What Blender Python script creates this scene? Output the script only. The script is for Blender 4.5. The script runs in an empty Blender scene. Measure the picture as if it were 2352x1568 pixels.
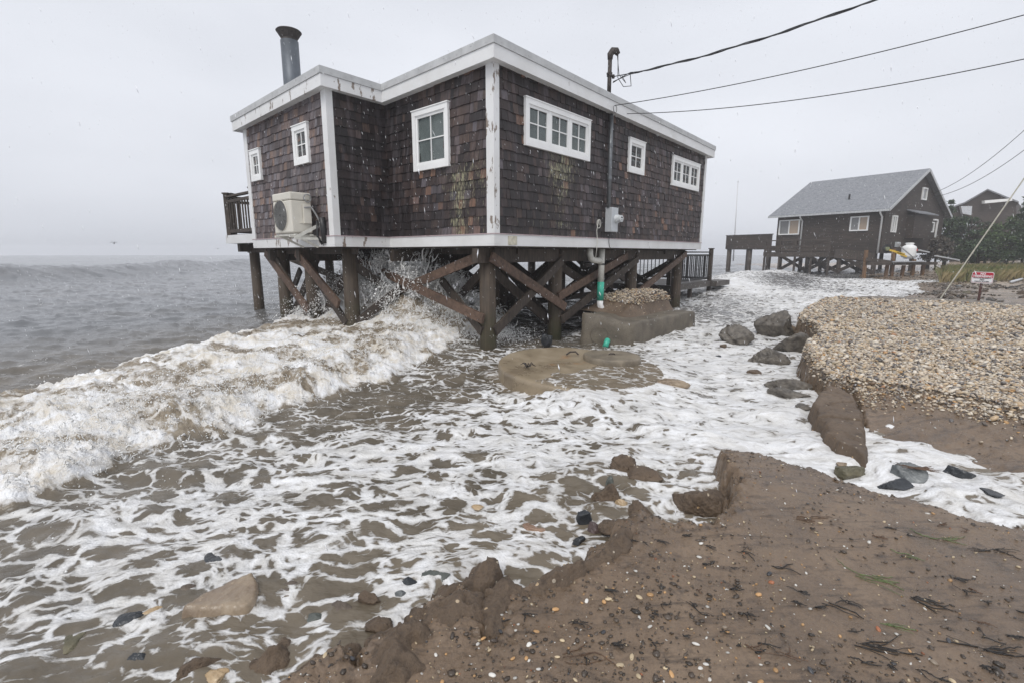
import bpy, math, random
import numpy as np
from mathutils import Vector, Matrix
R = math.radians
rng = np.random.default_rng(7)
random.seed(7)
SC = bpy.context.scene
COL = SC.collection
# ------------------------------------------------------------------ camera
EYE = 1.6
PITCH = 0.179
cd = bpy.data.cameras.new('camera'); cam = bpy.data.objects.new('camera', cd); COL.objects.link(cam)
cd.sensor_width = 36; cd.lens = 16.98; cd.clip_start = .05; cd.clip_end = 6000
cam.location = (0, 0, EYE); cam.rotation_euler = (math.pi/2 - PITCH, 0, 0)
SC.camera = cam
# ------------------------------------------------------------------ sky, sun, exposure
SUN_EL, SUN_AZ = R(52), R(200)          # azimuth clockwise from +Y
wd = bpy.data.worlds.new("World"); SC.world = wd; wd.use_nodes = True
nt = wd.node_tree; nt.nodes.clear()
sky = nt.nodes.new('ShaderNodeTexSky'); sky.sky_type = 'NISHITA'; sky.sun_disc = False
sky.sun_elevation = SUN_EL; sky.sun_rotation = SUN_AZ; sky.dust_density = 4; sky.air_density = 1.5
hs = nt.nodes.new('ShaderNodeHueSaturation'); hs.inputs['Saturation'].default_value = .12
tc = nt.nodes.new('ShaderNodeTexCoord'); nz = nt.nodes.new('ShaderNodeTexNoise')
mp = nt.nodes.new('ShaderNodeMapping'); mp.inputs['Scale'].default_value = (1, 1, 2.6)
nt.links.new(tc.outputs['Generated'], mp.inputs['Vector']); nt.links.new(mp.outputs[0], nz.inputs['Vector'])
nz.inputs['Scale'].default_value = 1.7; nz.inputs['Detail'].default_value = 4; nz.inputs['Roughness'].default_value = .45
cr = nt.nodes.new('ShaderNodeValToRGB')
cr.color_ramp.elements[0].position = .25; cr.color_ramp.elements[0].color = (5.75, 6.0, 6.6, 1)
cr.color_ramp.elements[1].position = .75; cr.color_ramp.elements[1].color = (7.7, 7.95, 8.6, 1)
nt.links.new(nz.outputs[0], cr.inputs[0])
mx = nt.nodes.new('ShaderNodeMixRGB'); mx.inputs[0].default_value = .85
bg = nt.nodes.new('ShaderNodeBackground'); bg.inputs[1].default_value = .1
ow = nt.nodes.new('ShaderNodeOutputWorld')
nt.links.new(sky.outputs[0], hs.inputs['Color']); nt.links.new(hs.outputs[0], mx.inputs[1])
nt.links.new(cr.outputs[0], mx.inputs[2]); nt.links.new(mx.outputs[0], bg.inputs[0]); nt.links.new(bg.outputs[0], ow.inputs[0])
sd = bpy.data.lights.new('sun', 'SUN'); sd.energy = 1.3; sd.angle = R(25); sd.color = (1, .97, .92)
sun = bpy.data.objects.new('sun', sd); COL.objects.link(sun)
sdir = Vector((math.sin(SUN_AZ)*math.cos(SUN_EL), math.cos(SUN_AZ)*math.cos(SUN_EL), math.sin(SUN_EL)))
sun.rotation_euler = sdir.to_track_quat('Z', 'Y').to_euler()
SC.view_settings.view_transform = 'Standard'; SC.view_settings.look = 'None'
SC.view_settings.exposure = .30; SC.view_settings.gamma = 1
SC.cycles.volume_bounces = 1; SC.cycles.max_bounces = 6; SC.cycles.transparent_max_bounces = 8

# ------------------------------------------------------------------ measuring helpers (photo measured at 2352 x 1568)
FP = 1109.25; PC, PS = math.cos(PITCH), math.sin(PITCH)
def ray(x, y):
    u = (x-1176)/FP; v = (784-y)/FP
    return np.array([u, PC+v*PS, v*PC-PS])
def gp(x, y, z=0.):
    """point where a measured line of sight meets height z (or height function z(x,y))"""
    r = ray(x, y)
    if not callable(z): t = (z-EYE)/r[2]; return np.array([0, 0, EYE])+t*r
    zz = .1
    for _ in range(12):
        t = (zz-EYE)/r[2]; p = np.array([0, 0, EYE])+t*r; zz = .5*zz+.5*z(p[0], p[1])
    return p
def dp(x, y, Y):
    r = ray(x, y); return np.array([0, 0, EYE])+r*Y/r[1]
YAW = .7198
P0 = 7.07*np.array([math.sin(-.0358), math.cos(-.0358)])
eR = np.array([math.sin(YAW), math.cos(YAW)]); eL = np.array([-eR[1], eR[0]])
def H(r, l, z):
    q = P0+r*eR+l*eL; return np.array([q[0], q[1], z])
def on(x, y, l=None, r=None):
    """meet the vertical plane l=const (returns r,z) or r=const (returns l,z) of the house frame"""
    q = ray(x, y); k = q[:2]
    if l is not None: b = P0+l*eL; M = np.array([k, -eR]).T
    else: b = P0+r*eR; M = np.array([k, -eL]).T
    t, w = np.linalg.solve(M, b); return w, EYE+t*q[2]

# ------------------------------------------------------------------ numpy noise
_perm = rng.permutation(512)
_g2 = np.stack([np.cos(np.linspace(0, 2*np.pi, 64, False)), np.sin(np.linspace(0, 2*np.pi, 64, False))], 1)
def pn(x, y, s=0):
    x = np.asarray(x, float)+s*17.31; y = np.asarray(y, float)+s*9.77
    xi = np.floor(x).astype(int); yi = np.floor(y).astype(int); xf = x-xi; yf = y-yi
    def g(i, j, dx, dy):
        h = _perm[(_perm[(xi+i) & 511]+yi+j) & 511] & 63
        return _g2[h, 0]*dx+_g2[h, 1]*dy
    u = xf*xf*xf*(xf*(xf*6-15)+10); v = yf*yf*yf*(yf*(yf*6-15)+10)
    a = g(0, 0, xf, yf); b = g(1, 0, xf-1, yf); c = g(0, 1, xf, yf-1); d = g(1, 1, xf-1, yf-1)
    return (a+u*(b-a))+v*((c+u*(d-c))-(a+u*(b-a)))
def fbm(x, y, o=4, s=0, rg=.5):
    t = 0; a = 1
    for i in range(o): t = t+a*pn(x*2**i, y*2**i, s+i*3); a *= rg
    return t
def ridge(x, y, o=4, s=0, rg=.55):
    t = 0; a = 1; n = 0
    for i in range(o): t = t+a*(1-2*np.abs(pn(x*2**i, y*2**i, s+i*3))); n += a; a *= rg
    return t/n
def sst(a, b, x):
    t = np.clip((np.asarray(x, float)-a)/(b-a), 0, 1); return t*t*(3-2*t)
def seg_dist(X, Y, pts, closed=True):
    pts = [(p[0], p[1]) for p in pts]
    D = np.full(X.shape, 1e9); n = len(pts)
    for i in range(n if closed else n-1):
        a = np.array(pts[i]); b = np.array(pts[(i+1) % n]); ab = b-a; L = (ab@ab)+1e-12
        t = np.clip(((X-a[0])*ab[0]+(Y-a[1])*ab[1])/L, 0, 1)
        D = np.minimum(D, (X-a[0]-t*ab[0])**2+(Y-a[1]-t*ab[1])**2)
    return np.sqrt(D)
def inside(X, Y, pts):
    ins = np.zeros(X.shape, bool); n = len(pts)
    for i in range(n):
        x1, y1 = pts[i][0], pts[i][1]; x2, y2 = pts[(i+1) % n][0], pts[(i+1) % n][1]
        c = ((y1 > Y) != (y2 > Y)) & (X < (x2-x1)*(Y-y1)/((y2-y1) if abs(y2-y1) > 1e-12 else 1e-12)+x1)
        ins ^= c
    return ins
def sdf(X, Y, pts):
    d = seg_dist(X, Y, pts); return np.where(inside(X, Y, pts), d, -d)

# ------------------------------------------------------------------ object helpers
def tag(o, label=None, cat=None, group=None, kind=None):
    if label: o['label'] = label
    if cat: o['category'] = cat
    if group: o['group'] = group
    if kind: o['kind'] = kind
    return o
def thing(name, loc, label, cat, group=None, rz=0):
    o = bpy.data.objects.new(name, None); COL.objects.link(o); o.location = loc; o.rotation_euler = (0, 0, rz)
    o.empty_display_size = .1
    return tag(o, label, cat, group)
def world_loc(o):
    m = Vector((0, 0, 0))
    while o is not None: m = m+o.location; o = o.parent
    return m
class MB:
    """collects shapes in world coordinates; build() links them as ONE mesh under a parent"""
    def __init__(s): s.v = []; s.f = []; s.c = []; s.cur = None
    def add(s, vs, fs):
        n = len(s.v); s.v += [tuple(map(float, p)) for p in vs]; s.f += [tuple(i+n for i in f) for f in fs]
        s.c += [s.cur]*len(vs); return s
    def box(s, c, sz, ax=None):
        c = np.array(c, float); ax = np.eye(3) if ax is None else np.array(ax)
        h = np.array(sz)/2; vs = [c+ax[0]*h[0]*i+ax[1]*h[1]*j+ax[2]*h[2]*k for k in (-1, 1) for j in (-1, 1) for i in (-1, 1)]
        return s.add(vs, [(0, 2, 3, 1), (4, 5, 7, 6), (0, 1, 5, 4), (2, 6, 7, 3), (0, 4, 6, 2), (1, 3, 7, 5)])
    def beam(s, p, q, w, h, up=(0, 0, 1)):
        p = np.array(p, float); q = np.array(q, float); d = q-p; L = np.linalg.norm(d); d /= L
        up = np.array(up, float); a = np.cross(d, up); a /= np.linalg.norm(a); b = np.cross(a, d)
        return s.box((p+q)/2, (L, w, h), (d, a, b))
    def cyl(s, p, q, r0, r1=None, n=14, cap=True):
        r1 = r0 if r1 is None else r1
        p = np.array(p, float); q = np.array(q, float); d = q-p; d /= np.linalg.norm(d)
        a = np.cross(d, (0, 0, 1) if abs(d[2]) < .9 else (1, 0, 0)); a /= np.linalg.norm(a); b = np.cross(d, a)
        vs = []
        for c, r in ((p, r0), (q, r1)):
            for i in range(n):
                t = 2*math.pi*i/n; vs.append(c+r*(math.cos(t)*a+math.sin(t)*b))
        fs = [(i, (i+1) % n, n+(i+1) % n, n+i) for i in range(n)]
        if cap: fs += [tuple(range(n-1, -1, -1)), tuple(range(n, 2*n))]
        return s.add(vs, fs)
    def tube(s, pts, r, n=6):
        pts = [np.array(p, float) for p in pts]; rs = r if hasattr(r, '__len__') else [r]*len(pts)
        vs = []; prev = None
        for i, p in enumerate(pts):
            d = pts[min(i+1, len(pts)-1)]-pts[max(i-1, 0)]; d = d/(np.linalg.norm(d)+1e-9)
            if prev is None:
                a = np.cross(d, (0, 0, 1) if abs(d[2]) < .9 else (1, 0, 0))
            else: a = prev-d*(prev@d)
            a = a/(np.linalg.norm(a)+1e-9); prev = a; b = np.cross(d, a)
            for k in range(n):
                t = 2*math.pi*k/n; vs.append(p+rs[i]*(math.cos(t)*a+math.sin(t)*b))
        fs = [(i*n+k, i*n+(k+1) % n, (i+1)*n+(k+1) % n, (i+1)*n+k) for i in range(len(pts)-1) for k in range(n)]
        fs += [tuple(range(n-1, -1, -1)), tuple((len(pts)-1)*n+k for k in range(n))]
        return s.add(vs, fs)
    def prism(s, poly, z0, z1):
        n = len(poly); f0 = (lambda x, y: z0) if not callable(z0) else z0; f1 = (lambda x, y: z1) if not callable(z1) else z1
        vs = [(p[0], p[1], f0(p[0], p[1])) for p in poly]+[(p[0], p[1], f1(p[0], p[1])) for p in poly]
        return s.add(vs, [tuple(range(n-1, -1, -1)), tuple(range(n, 2*n))]+[(i, (i+1) % n, n+(i+1) % n, n+i) for i in range(n)])
    def quad(s, a, b, c, d): return s.add([a, b, c, d], [(0, 1, 2, 3)])
    def build(s, name, mat, parent=None, smooth=False, bevel=0, label=None):
        off = world_loc(parent) if parent is not None else Vector((0, 0, 0))
        if parent is None and s.v:
            a = np.array(s.v); off = Vector((float(a[:, 0].mean()), float(a[:, 1].mean()), float(a[:, 2].min())))
        me = bpy.data.meshes.new(name); me.from_pydata([(v[0]-off[0], v[1]-off[1], v[2]-off[2]) for v in s.v], [], s.f); me.update()
        if any(c is not None for c in s.c):
            at = me.color_attributes.new('tone', 'FLOAT_COLOR', 'POINT')
            at.data.foreach_set('color', np.array([(c if c is not None else (.5, .5, 0))+(1,) for c in s.c], np.float32).ravel())
        if smooth: me.polygons.foreach_set('use_smooth', [True]*len(me.polygons))
        o = bpy.data.objects.new(name, me); COL.objects.link(o); o.data.materials.append(mat)
        if parent is None: o.location = off
        else: o.parent = parent
        if bevel:
            b = o.modifiers.new('bevel', 'BEVEL'); b.width = bevel; b.segments = 2; b.limit_method = 'ANGLE'
        if label: o['label'] = label
        return o
def big_mesh(name, V, F, mat, attrs=None, smooth=True, k=None):
    """numpy mesh: V (n,3), F (m,k)"""
    V = np.asarray(V, np.float32); F = np.asarray(F, np.int32); k = F.shape[1]
    me = bpy.data.meshes.new(name); me.vertices.add(len(V)); me.vertices.foreach_set('co', V.ravel())
    me.loops.add(F.size); me.loops.foreach_set('vertex_index', F.ravel())
    me.polygons.add(len(F)); me.polygons.foreach_set('loop_start', np.arange(0, F.size, k, dtype=np.int32))
    me.polygons.foreach_set('use_smooth', np.full(len(F), smooth))
    me.update(calc_edges=True)
    for n, a in (attrs or {}).items():
        a = np.asarray(a, np.float32)
        if a.ndim == 1: at = me.attributes.new(n, 'FLOAT', 'POINT'); at.data.foreach_set('value', a)
        else:
            at = me.color_attributes.new(n, 'FLOAT_COLOR', 'POINT')
            at.data.foreach_set('color', np.concatenate([a, np.ones((len(a), 1), np.float32)], 1).ravel())
    me.materials.append(mat)
    o = bpy.data.objects.new(name, me); COL.objects.link(o); return o

# ------------------------------------------------------------------ material helpers
class NB:
    def __init__(s, name):
        s.m = bpy.data.materials.new(name); s.m.use_nodes = True; s.t = s.m.node_tree; s.t.nodes.clear()
        s.out = s.t.nodes.new('ShaderNodeOutputMaterial'); s.p = s.t.nodes.new('ShaderNodeBsdfPrincipled')
        s.t.links.new(s.p.outputs[0], s.out.inputs[0]); s._tc = None
    def n(s, ty, props=None, **inp):
        nd = s.t.nodes.new('ShaderNode'+ty)
        for k, v in (props or {}).items(): setattr(nd, k, v)
        for k, v in inp.items():
            key = int(k[1:]) if k[0] == '_' and k[1:].isdigit() else k.replace('_', ' ')
            s.set(nd.inputs[key], v)
        return nd
    def set(s, sock, v):
        if isinstance(v, bpy.types.Node): s.t.links.new(v.outputs[0], sock)
        elif isinstance(v, bpy.types.NodeSocket): s.t.links.new(v, sock)
        else:
            if isinstance(v, tuple) and len(v) == 3 and sock.type == 'RGBA': v = v+(1,)
            sock.default_value = v
    def co(s):
        if s._tc is None: s._tc = s.t.nodes.new('ShaderNodeTexCoord')
        return s._tc.outputs['Object']
    def map(s, scale=(1, 1, 1), rot=(0, 0, 0), loc=(0, 0, 0), v=None):
        return s.n('Mapping', Vector=v or s.co(), Scale=scale, Rotation=rot, Location=loc)
    def noise(s, scale, detail=4, rough=.5, v=None, dist=0):
        return s.n('TexNoise', Vector=v or s.co(), Scale=float(scale), Detail=float(detail), Roughness=float(rough), Distortion=float(dist))
    def math(s, op, a, b=0., c=None, clamp=False):
        nd = s.t.nodes.new('ShaderNodeMath'); nd.operation = op; nd.use_clamp = clamp
        s.set(nd.inputs[0], a); s.set(nd.inputs[1], b)
        if c is not None: s.set(nd.inputs[2], c)
        return nd
    def ramp(s, f, stops, interp='LINEAR'):
        nd = s.t.nodes.new('ShaderNodeValToRGB'); s.set(nd.inputs[0], f); r = nd.color_ramp; r.interpolation = interp
        while len(r.elements) > 1: r.elements.remove(r.elements[-1])
        for i, (p, c) in enumerate(stops):
            e = r.elements[0] if i == 0 else r.elements.new(p); e.position = p
            if not isinstance(c, tuple): c = (c, c, c)
            e.color = c+(1,)
        return nd
    def mix(s, f, a, b, mode='MIX'):
        nd = s.t.nodes.new('ShaderNodeMixRGB'); nd.blend_type = mode
        s.set(nd.inputs[0], f); s.set(nd.inputs[1], a); s.set(nd.inputs[2], b); return nd
    def attr(s, name): return s.n('Attribute', {'attribute_name': name})
    def bump(s, h, strength=.5, dist=.01, normal=None):
        nd = s.n('Bump', Height=h, Strength=float(strength), Distance=float(dist))
        if normal: s.set(nd.inputs['Normal'], normal)
        return nd
    def fin(s, color=None, rough=None, bump=None, **kw):
        if color is not None: s.set(s.p.inputs['Base Color'], color)
        if rough is not None: s.set(s.p.inputs['Roughness'], rough)
        if bump is not None: s.set(s.p.inputs['Normal'], bump)
        for k, v in kw.items(): s.set(s.p.inputs[k.replace('_', ' ')], v)
        return s.m

def m_paint():
    b = NB('peeling_white_paint')
    w = b.noise(9, 6, .65, b.map((1, 1, .35))); dirt = b.noise(2.2, 5, .6)
    base = b.mix(b.ramp(dirt, [(.4, 0.), (.75, .45)]), (.72, .72, .72), (.50, .49, .455))
    at = b.n('Separate' 'Color', Color=b.attr('tone')) if False else b.attr('tone')
    sp = b.n('SeparateColor', Color=at)
    thr = b.math('ADD', w, b.math('MULTIPLY', sp.outputs[2], .22))
    pl = b.ramp(thr, [(.765, 0.), (.775, 1.)])
    col = b.mix(pl, base, b.mix(b.noise(40, 3), (.13, .085, .06), (.33, .29, .25)))
    return b.fin(col, .42, b.bump(b.math('SUBTRACT', b.math('MULTIPLY', w, .3), pl), .5, .004))
def m_flat(name, c, rough=.5, metal=0., var=.25, scale=12, bump=.2):
    b = NB(name); nz_ = b.noise(scale, 5, .6)
    col = b.mix(b.ramp(nz_, [(.3, 0.), (.7, 1.)]), tuple(x*(1-var) for x in c), tuple(min(1, x*(1+var)) for x in c))
    return b.fin(col, rough, b.bump(nz_, bump, .003), Metallic=metal)
def m_wood(name, c0, c1, sc=(30, 30, 2.2), rough=.75, algae=None):
    b = NB(name); g = b.noise(1, 6, .65, b.map(sc)); l = b.noise(1.6, 4, .6); fine = b.noise(60, 3)
    col = b.mix(b.ramp(g, [(.3, 0.), (.7, 1.)]), c0, c1)
    col = b.mix(b.ramp(l, [(.35, .0), (.7, .55)]), col, tuple(x*.45 for x in c0))
    if algae:
        geo = b.n('NewGeometry'); z = b.n('SeparateXYZ', Vector=geo.outputs['Position']).outputs[2]
        f = b.math('SUBTRACT', b.math('MULTIPLY', l, 1.4), b.math('MULTIPLY', z, .7), clamp=True)
        col = b.mix(b.ramp(f, [(.25, 0.), (.7, .8)]), col, algae)
    return b.fin(col, rough, b.bump(b.math('ADD', g, b.math('MULTIPLY', fine, .3)), .6, .006))
def m_shingle(name, cols, wet=.45):
    """weathered cedar: the tone attribute carries each shingle's own shade, G = lichen amount"""
    b = NB(name); sp = b.n('SeparateColor', Color=b.attr('tone'))
    c = b.ramp(sp.outputs[0], cols)
    gr = b.noise(1, 5, .7, b.map((55, 55, 5))); gr2 = b.noise(1, 3, .6, b.map((9, 9, 1.2)))
    c = b.mix(b.ramp(gr, [(.38, .8), (.58, 0.)]), c, b.mix(.75, c, (.012, .009, .01)))
    c = b.mix(b.ramp(gr2, [(.5, 0.), (.75, .45)]), c, (.17, .15, .165)); lg = b.noise(1.1, 4, .6); c = b.mix(b.ramp(lg, [(.38, .6), (.55, 0.)]), c, b.mix(.7, c, (.01, .008, .009)))
    li = b.noise(1, 6, .78, b.map((46, 46, 7)))
    f = b.math('ADD', li, b.math('MULTIPLY', sp.outputs[1], .17))
    c = b.mix(b.ramp(f, [(.655, 0.), (.75, .75)]), c, (.40, .385, .24))
    return b.fin(c, b.ramp(gr2, [(.3, wet), (.7, wet+.3)]), b.bump(gr, .35, .003))
PAINT = m_paint()
SHG = m_shingle('weathered_cedar_shingles', [(0., (.010, .006, .006)), (.3, (.024, .014, .013)), (.55, (.055, .033, .028)), (.75, (.095, .060, .046)), (.88, (.13, .115, .13)), (1., (.23, .125, .08))])
SHG_GREY = m_shingle('greyed_cedar_shingles', [(0., (.03, .022, .023)), (.25, (.075, .052, .05)), (.5, (.13, .095, .09)), (.75, (.20, .18, .195)), (1., (.26, .17, .13))], .5)
PILE = m_wood('wet_pile_wood', (.045, .032, .022), (.13, .095, .065), (40, 40, 2), .7, (.06, .065, .03))
BRACE = m_wood('brown_brace_wood', (.06, .036, .026), (.20, .125, .085), (14, 14, 14), .65)
DARKW = m_wood('dark_wet_wood', (.03, .022, .017), (.10, .075, .058), (20, 20, 5), .7)
DECKW = m_wood('grey_deck_wood', (.05, .042, .038), (.13, .115, .10), (6, 6, 25), .6)
METAL = m_flat('galvanised_edge_metal', (.47, .475, .475), .6, .2, .14, 5)
ROOFM = m_flat('roof_felt', (.12, .12, .13), .8)
VINYL = m_flat('white_vinyl', (.80, .80, .79), .35, 0, .05, 4, .05)
FLUE = m_flat('blue_grey_flue_metal', (.115, .130, .150), .5, .3, .22, 3)
RUST = m_flat('rusty_dark_metal', (.06, .05, .045), .7, .3, .5, 25)
PIPE = m_flat('grey_conduit_metal', (.16, .17, .18), .42, .5, .2, 20)
BLACK = m_flat('black_rubber', (.015, .015, .017), .45)
WIREM = m_flat('dark_wire', (.03, .03, .032), .5)
ACW = m_flat('cream_appliance_enamel', (.60, .57, .50), .4, 0, .07, 3, .05)
ACG = m_flat('grey_grille', (.18, .18, .175), .5)
CURT = m_flat('grey_green_curtain', (.36, .42, .41), .9, 0, .15, 5)
TEAL = m_flat('teal_drain_pipe', (.05, .42, .30), .4, 0, .08, 6, .05)
PVC = m_flat('dirty_white_drain_pipe', (.58, .57, .52), .5, 0, .2, 9)
METER = m_flat('light_grey_meter_paint', (.48, .50, .52), .42, .1, .08, 8, .05)
def m_glass():
    b = NB('window_glass'); return b.fin((.035, .045, .045), .03, None, **{'IOR': 1.5, 'Specular_IOR_Level': .9, 'Alpha': .3})
GLASS = m_glass()
def m_concrete():
    b = NB('wet_concrete'); a = b.noise(3, 6, .6); f = b.noise(45, 4, .7); v = b.n('TexVoronoi', Vector=b.co(), Scale=60.)
    c = b.ramp(a, [(.3, (.085, .07, .052)), (.55, (.17, .145, .11)), (.75, (.24, .205, .155))])
    c = b.mix(b.ramp(f, [(.4, .35), (.6, 0.)]), c, (.06, .05, .04))
    return b.fin(c, .6, b.bump(b.math('ADD', b.math('MULTIPLY', f, .8), a), .8, .012))
CONC = m_concrete()
def m_tanconc():
    b = NB('tan_wet_concrete'); a = b.noise(1.6, 7, .7, dist=.4); f = b.noise(60, 4, .7)
    rs = b.n('TexNoise', Vector=b.map(loc=(3.1, 1, 0)), Scale=2.1, Detail=3.)
    c = b.ramp(a, [(.3, (.16, .125, .085)), (.5, (.27, .215, .145)), (.75, (.36, .30, .22))])
    c = b.mix(b.ramp(rs, [(.62, 0.), (.72, .6)]), c, (.30, .13, .04))
    return b.fin(c, b.ramp(a, [(.4, .25), (.6, .6)]), b.bump(f, .5, .004))
TANC = m_tanconc(); LIDC = m_rock('grey_tan_lid_concrete', (.12, .10, .075), (.26, .22, .165), .5, 5) if False else None
def sand_nodes(b, co=None):
    co = co or b.co()
    a = b.noise(2.2, 6, .6, co); f = b.noise(70, 5, .75, co); m = b.noise(13, 6, .7, co)
    c = b.ramp(a, [(.3, (.115, .080, .053)), (.55, (.185, .130, .086)), (.8, (.245, .180, .124))])
    c = b.mix(b.ramp(m, [(.32, .75), (.46, 0.)]), c, (.055, .04, .03))
    c = b.mix(b.ramp(f, [(.3, .5), (.5, 0.)]), c, (.07, .05, .038))
    c = b.mix(b.ramp(f, [(.66, 0.), (.74, .5)]), c, (.33, .27, .2))
    return a, f, m, c
def m_clod():
    b = NB('wet_sand_clod'); a, f, m, c = sand_nodes(b)
    vo = b.n('TexVoronoi', Vector=b.co(), Scale=26.); pb = b.n('SeparateColor', Color=vo.outputs['Color'])
    pk = b.math('MULTIPLY', b.math('GREATER_THAN', pb.outputs[0], .86), b.math('LESS_THAN', vo.outputs['Distance'], .22))
    dk = b.mix(.22, c, (.05, .038, .028)); dk = b.mix(pk, dk, b.ramp(pb.outputs[1], [(0., (.5, .3, .12)), (.5, (.6, .52, .4)), (1., (.3, .25, .2))]))
    return b.fin(dk, .6, b.bump(b.math('ADD', b.math('MULTIPLY', m, 1.), b.math('MULTIPLY', f, .4)), .9, .03))
CLOD = m_clod(); BLOCKM = None
def m_rock(name, c0, c1, rough=.4, sc=6):
    b = NB(name); a = b.noise(sc, 7, .65); v = b.noise(sc*6, 4, .7)
    c = b.mix(b.ramp(a, [(.35, 0.), (.65, 1.)]), c0, c1); c = b.mix(b.ramp(v, [(.6, 0.), (.75, .5)]), c, tuple(min(1, x*2.2) for x in c1))
    return b.fin(c, rough, b.bump(b.math('ADD', a, b.math('MULTIPLY', v, .3)), .6, .015))
LIDC = m_rock('grey_tan_lid_concrete', (.13, .108, .08), (.25, .21, .155), .5, 5)
RK = {'dark': m_rock('dark_wet_stone', (.012, .014, .017), (.05, .055, .062), .3), 'grey': m_rock('grey_wet_stone', (.07, .08, .085), (.20, .21, .21), .35),
      'brown': m_rock('brown_stone', (.06, .045, .035), (.16, .125, .095), .5), 'tan': m_rock('tan_stone', (.19, .14, .10), (.32, .25, .175), .3),
      'orange': m_rock('orange_stone', (.34, .23, .12), (.52, .40, .26), .3), 'pink': m_rock('pinkish_stone', (.20, .12, .08), (.36, .24, .17), .35),
      'olive': m_rock('olive_stone', (.06, .055, .03), (.16, .14, .085), .4), 'green': m_rock('grey_green_stone', (.055, .062, .055), (.13, .14, .125), .35),
      'block': m_rock('grey_brown_hard_soil', (.05, .043, .036), (.17, .15, .125), .5, 9), 'purple': m_rock('purple_brown_stone', (.05, .035, .035), (.13, .09, .085), .3)}

# =================================================================== WATER AND GROUND SHAPES
def lev(x, y): return .30*sst(4.8, 11.5, y)*sst(1.2, -1.2, x)+.20*sst(7.5, 15, y)*sst(-1.2, 1.2, x)            # storm surge stands higher seaward
def zgr(x, y): return .27+.13*sst(4.7, 6.2, y)+.1*sst(6.2, 11, y)
FGE = [(480, 1640), (585, 1568), (640, 1530), (700, 1500), (770, 1475), (820, 1500), (850, 1440), (905, 1425), (960, 1400), (1000, 1355), (1060, 1325), (1098, 1350), (1105, 1440), (1118, 1435), (1122, 1350), (1160, 1320), (1200, 1335), (1250, 1305), (1340, 1262), (1410, 1215), (1405, 1190), (1480, 1165), (1530, 1185), (1600, 1190), (1655, 1180), (1690, 1112), (1668, 1070), (1662, 1042), (1700, 1037), (1800, 1060), (1900, 1092), (1960, 1108), (2050, 1128), (2150, 1152), (2250, 1178), (2352, 1198), (2600, 1270)]
FG = [gp(x, y, .17)[:2] for x, y in FGE]+[np.array((9, 1.0)), np.array((9, -2)), np.array((-2, -2)), np.array((-1.3, .6))]
GRE = [(1905, 866), (1862, 820), (1850, 796), (1856, 780), (1888, 766), (1872, 745), (1834, 728), (1850, 705), (1900, 684), (2000, 680), (2150, 684), (2260, 688), (2352, 700), (2700, 760)]
GR = [gp(x, y, zgr)[:2] for x, y in GRE]+[np.array((34., 11.)), np.array((34., 1.5))]+[gp(x, y, zgr)[:2] for x, y in [(2700, 1010), (2480, 965), (2352, 940), (2250, 914), (2160, 902), (2080, 888), (1990, 872)]]
BRE = [(1900, 862), (1930, 876), (1962, 892), (1990, 930), (2002, 985), (2045, 990), (2120, 1060), (2200, 1045), (2400, 1120), (2700, 1250)]
BR = [gp(x, y, .2)[:2] for x, y in BRE]+[gp(2700, 980, .3)[:2], gp(2352, 900, .3)[:2], gp(2100, 850, .3)[:2], gp(1960, 845, .3)[:2]]
BBE = [(2040, 676), (2110, 668), (2130, 660), (2095, 652), (2060, 643), (2000, 636), (1970, 630)]
BB = [gp(x, y, .40)[:2] for x, y in BBE]+[np.array(p, float) for p in [(24, 37), (27, 60), (95, 80), (95, 5), (30, 4), (17, 10), (11.5, 11.2)]]
# breaker front (shoreward) and back edges
BF = [gp(x, y, .05)[:2] for x, y in [(-260, 1230), (0, 1165), (130, 1130), (230, 1085), (300, 1045), (420, 1025), (540, 990), (620, 950), (760, 915), (880, 878), (1000, 830), (1060, 800), (1095, 765)]]
BK = [gp(x, y, .32)[:2] for x, y in [(-300, 930), (0, 860), (120, 838), (250, 812), (400, 782), (560, 755), (700, 722), (800, 700), (900, 690)]]
BP = BF+[np.array((-.1, 9.8))]+BK[::-1]

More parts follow.
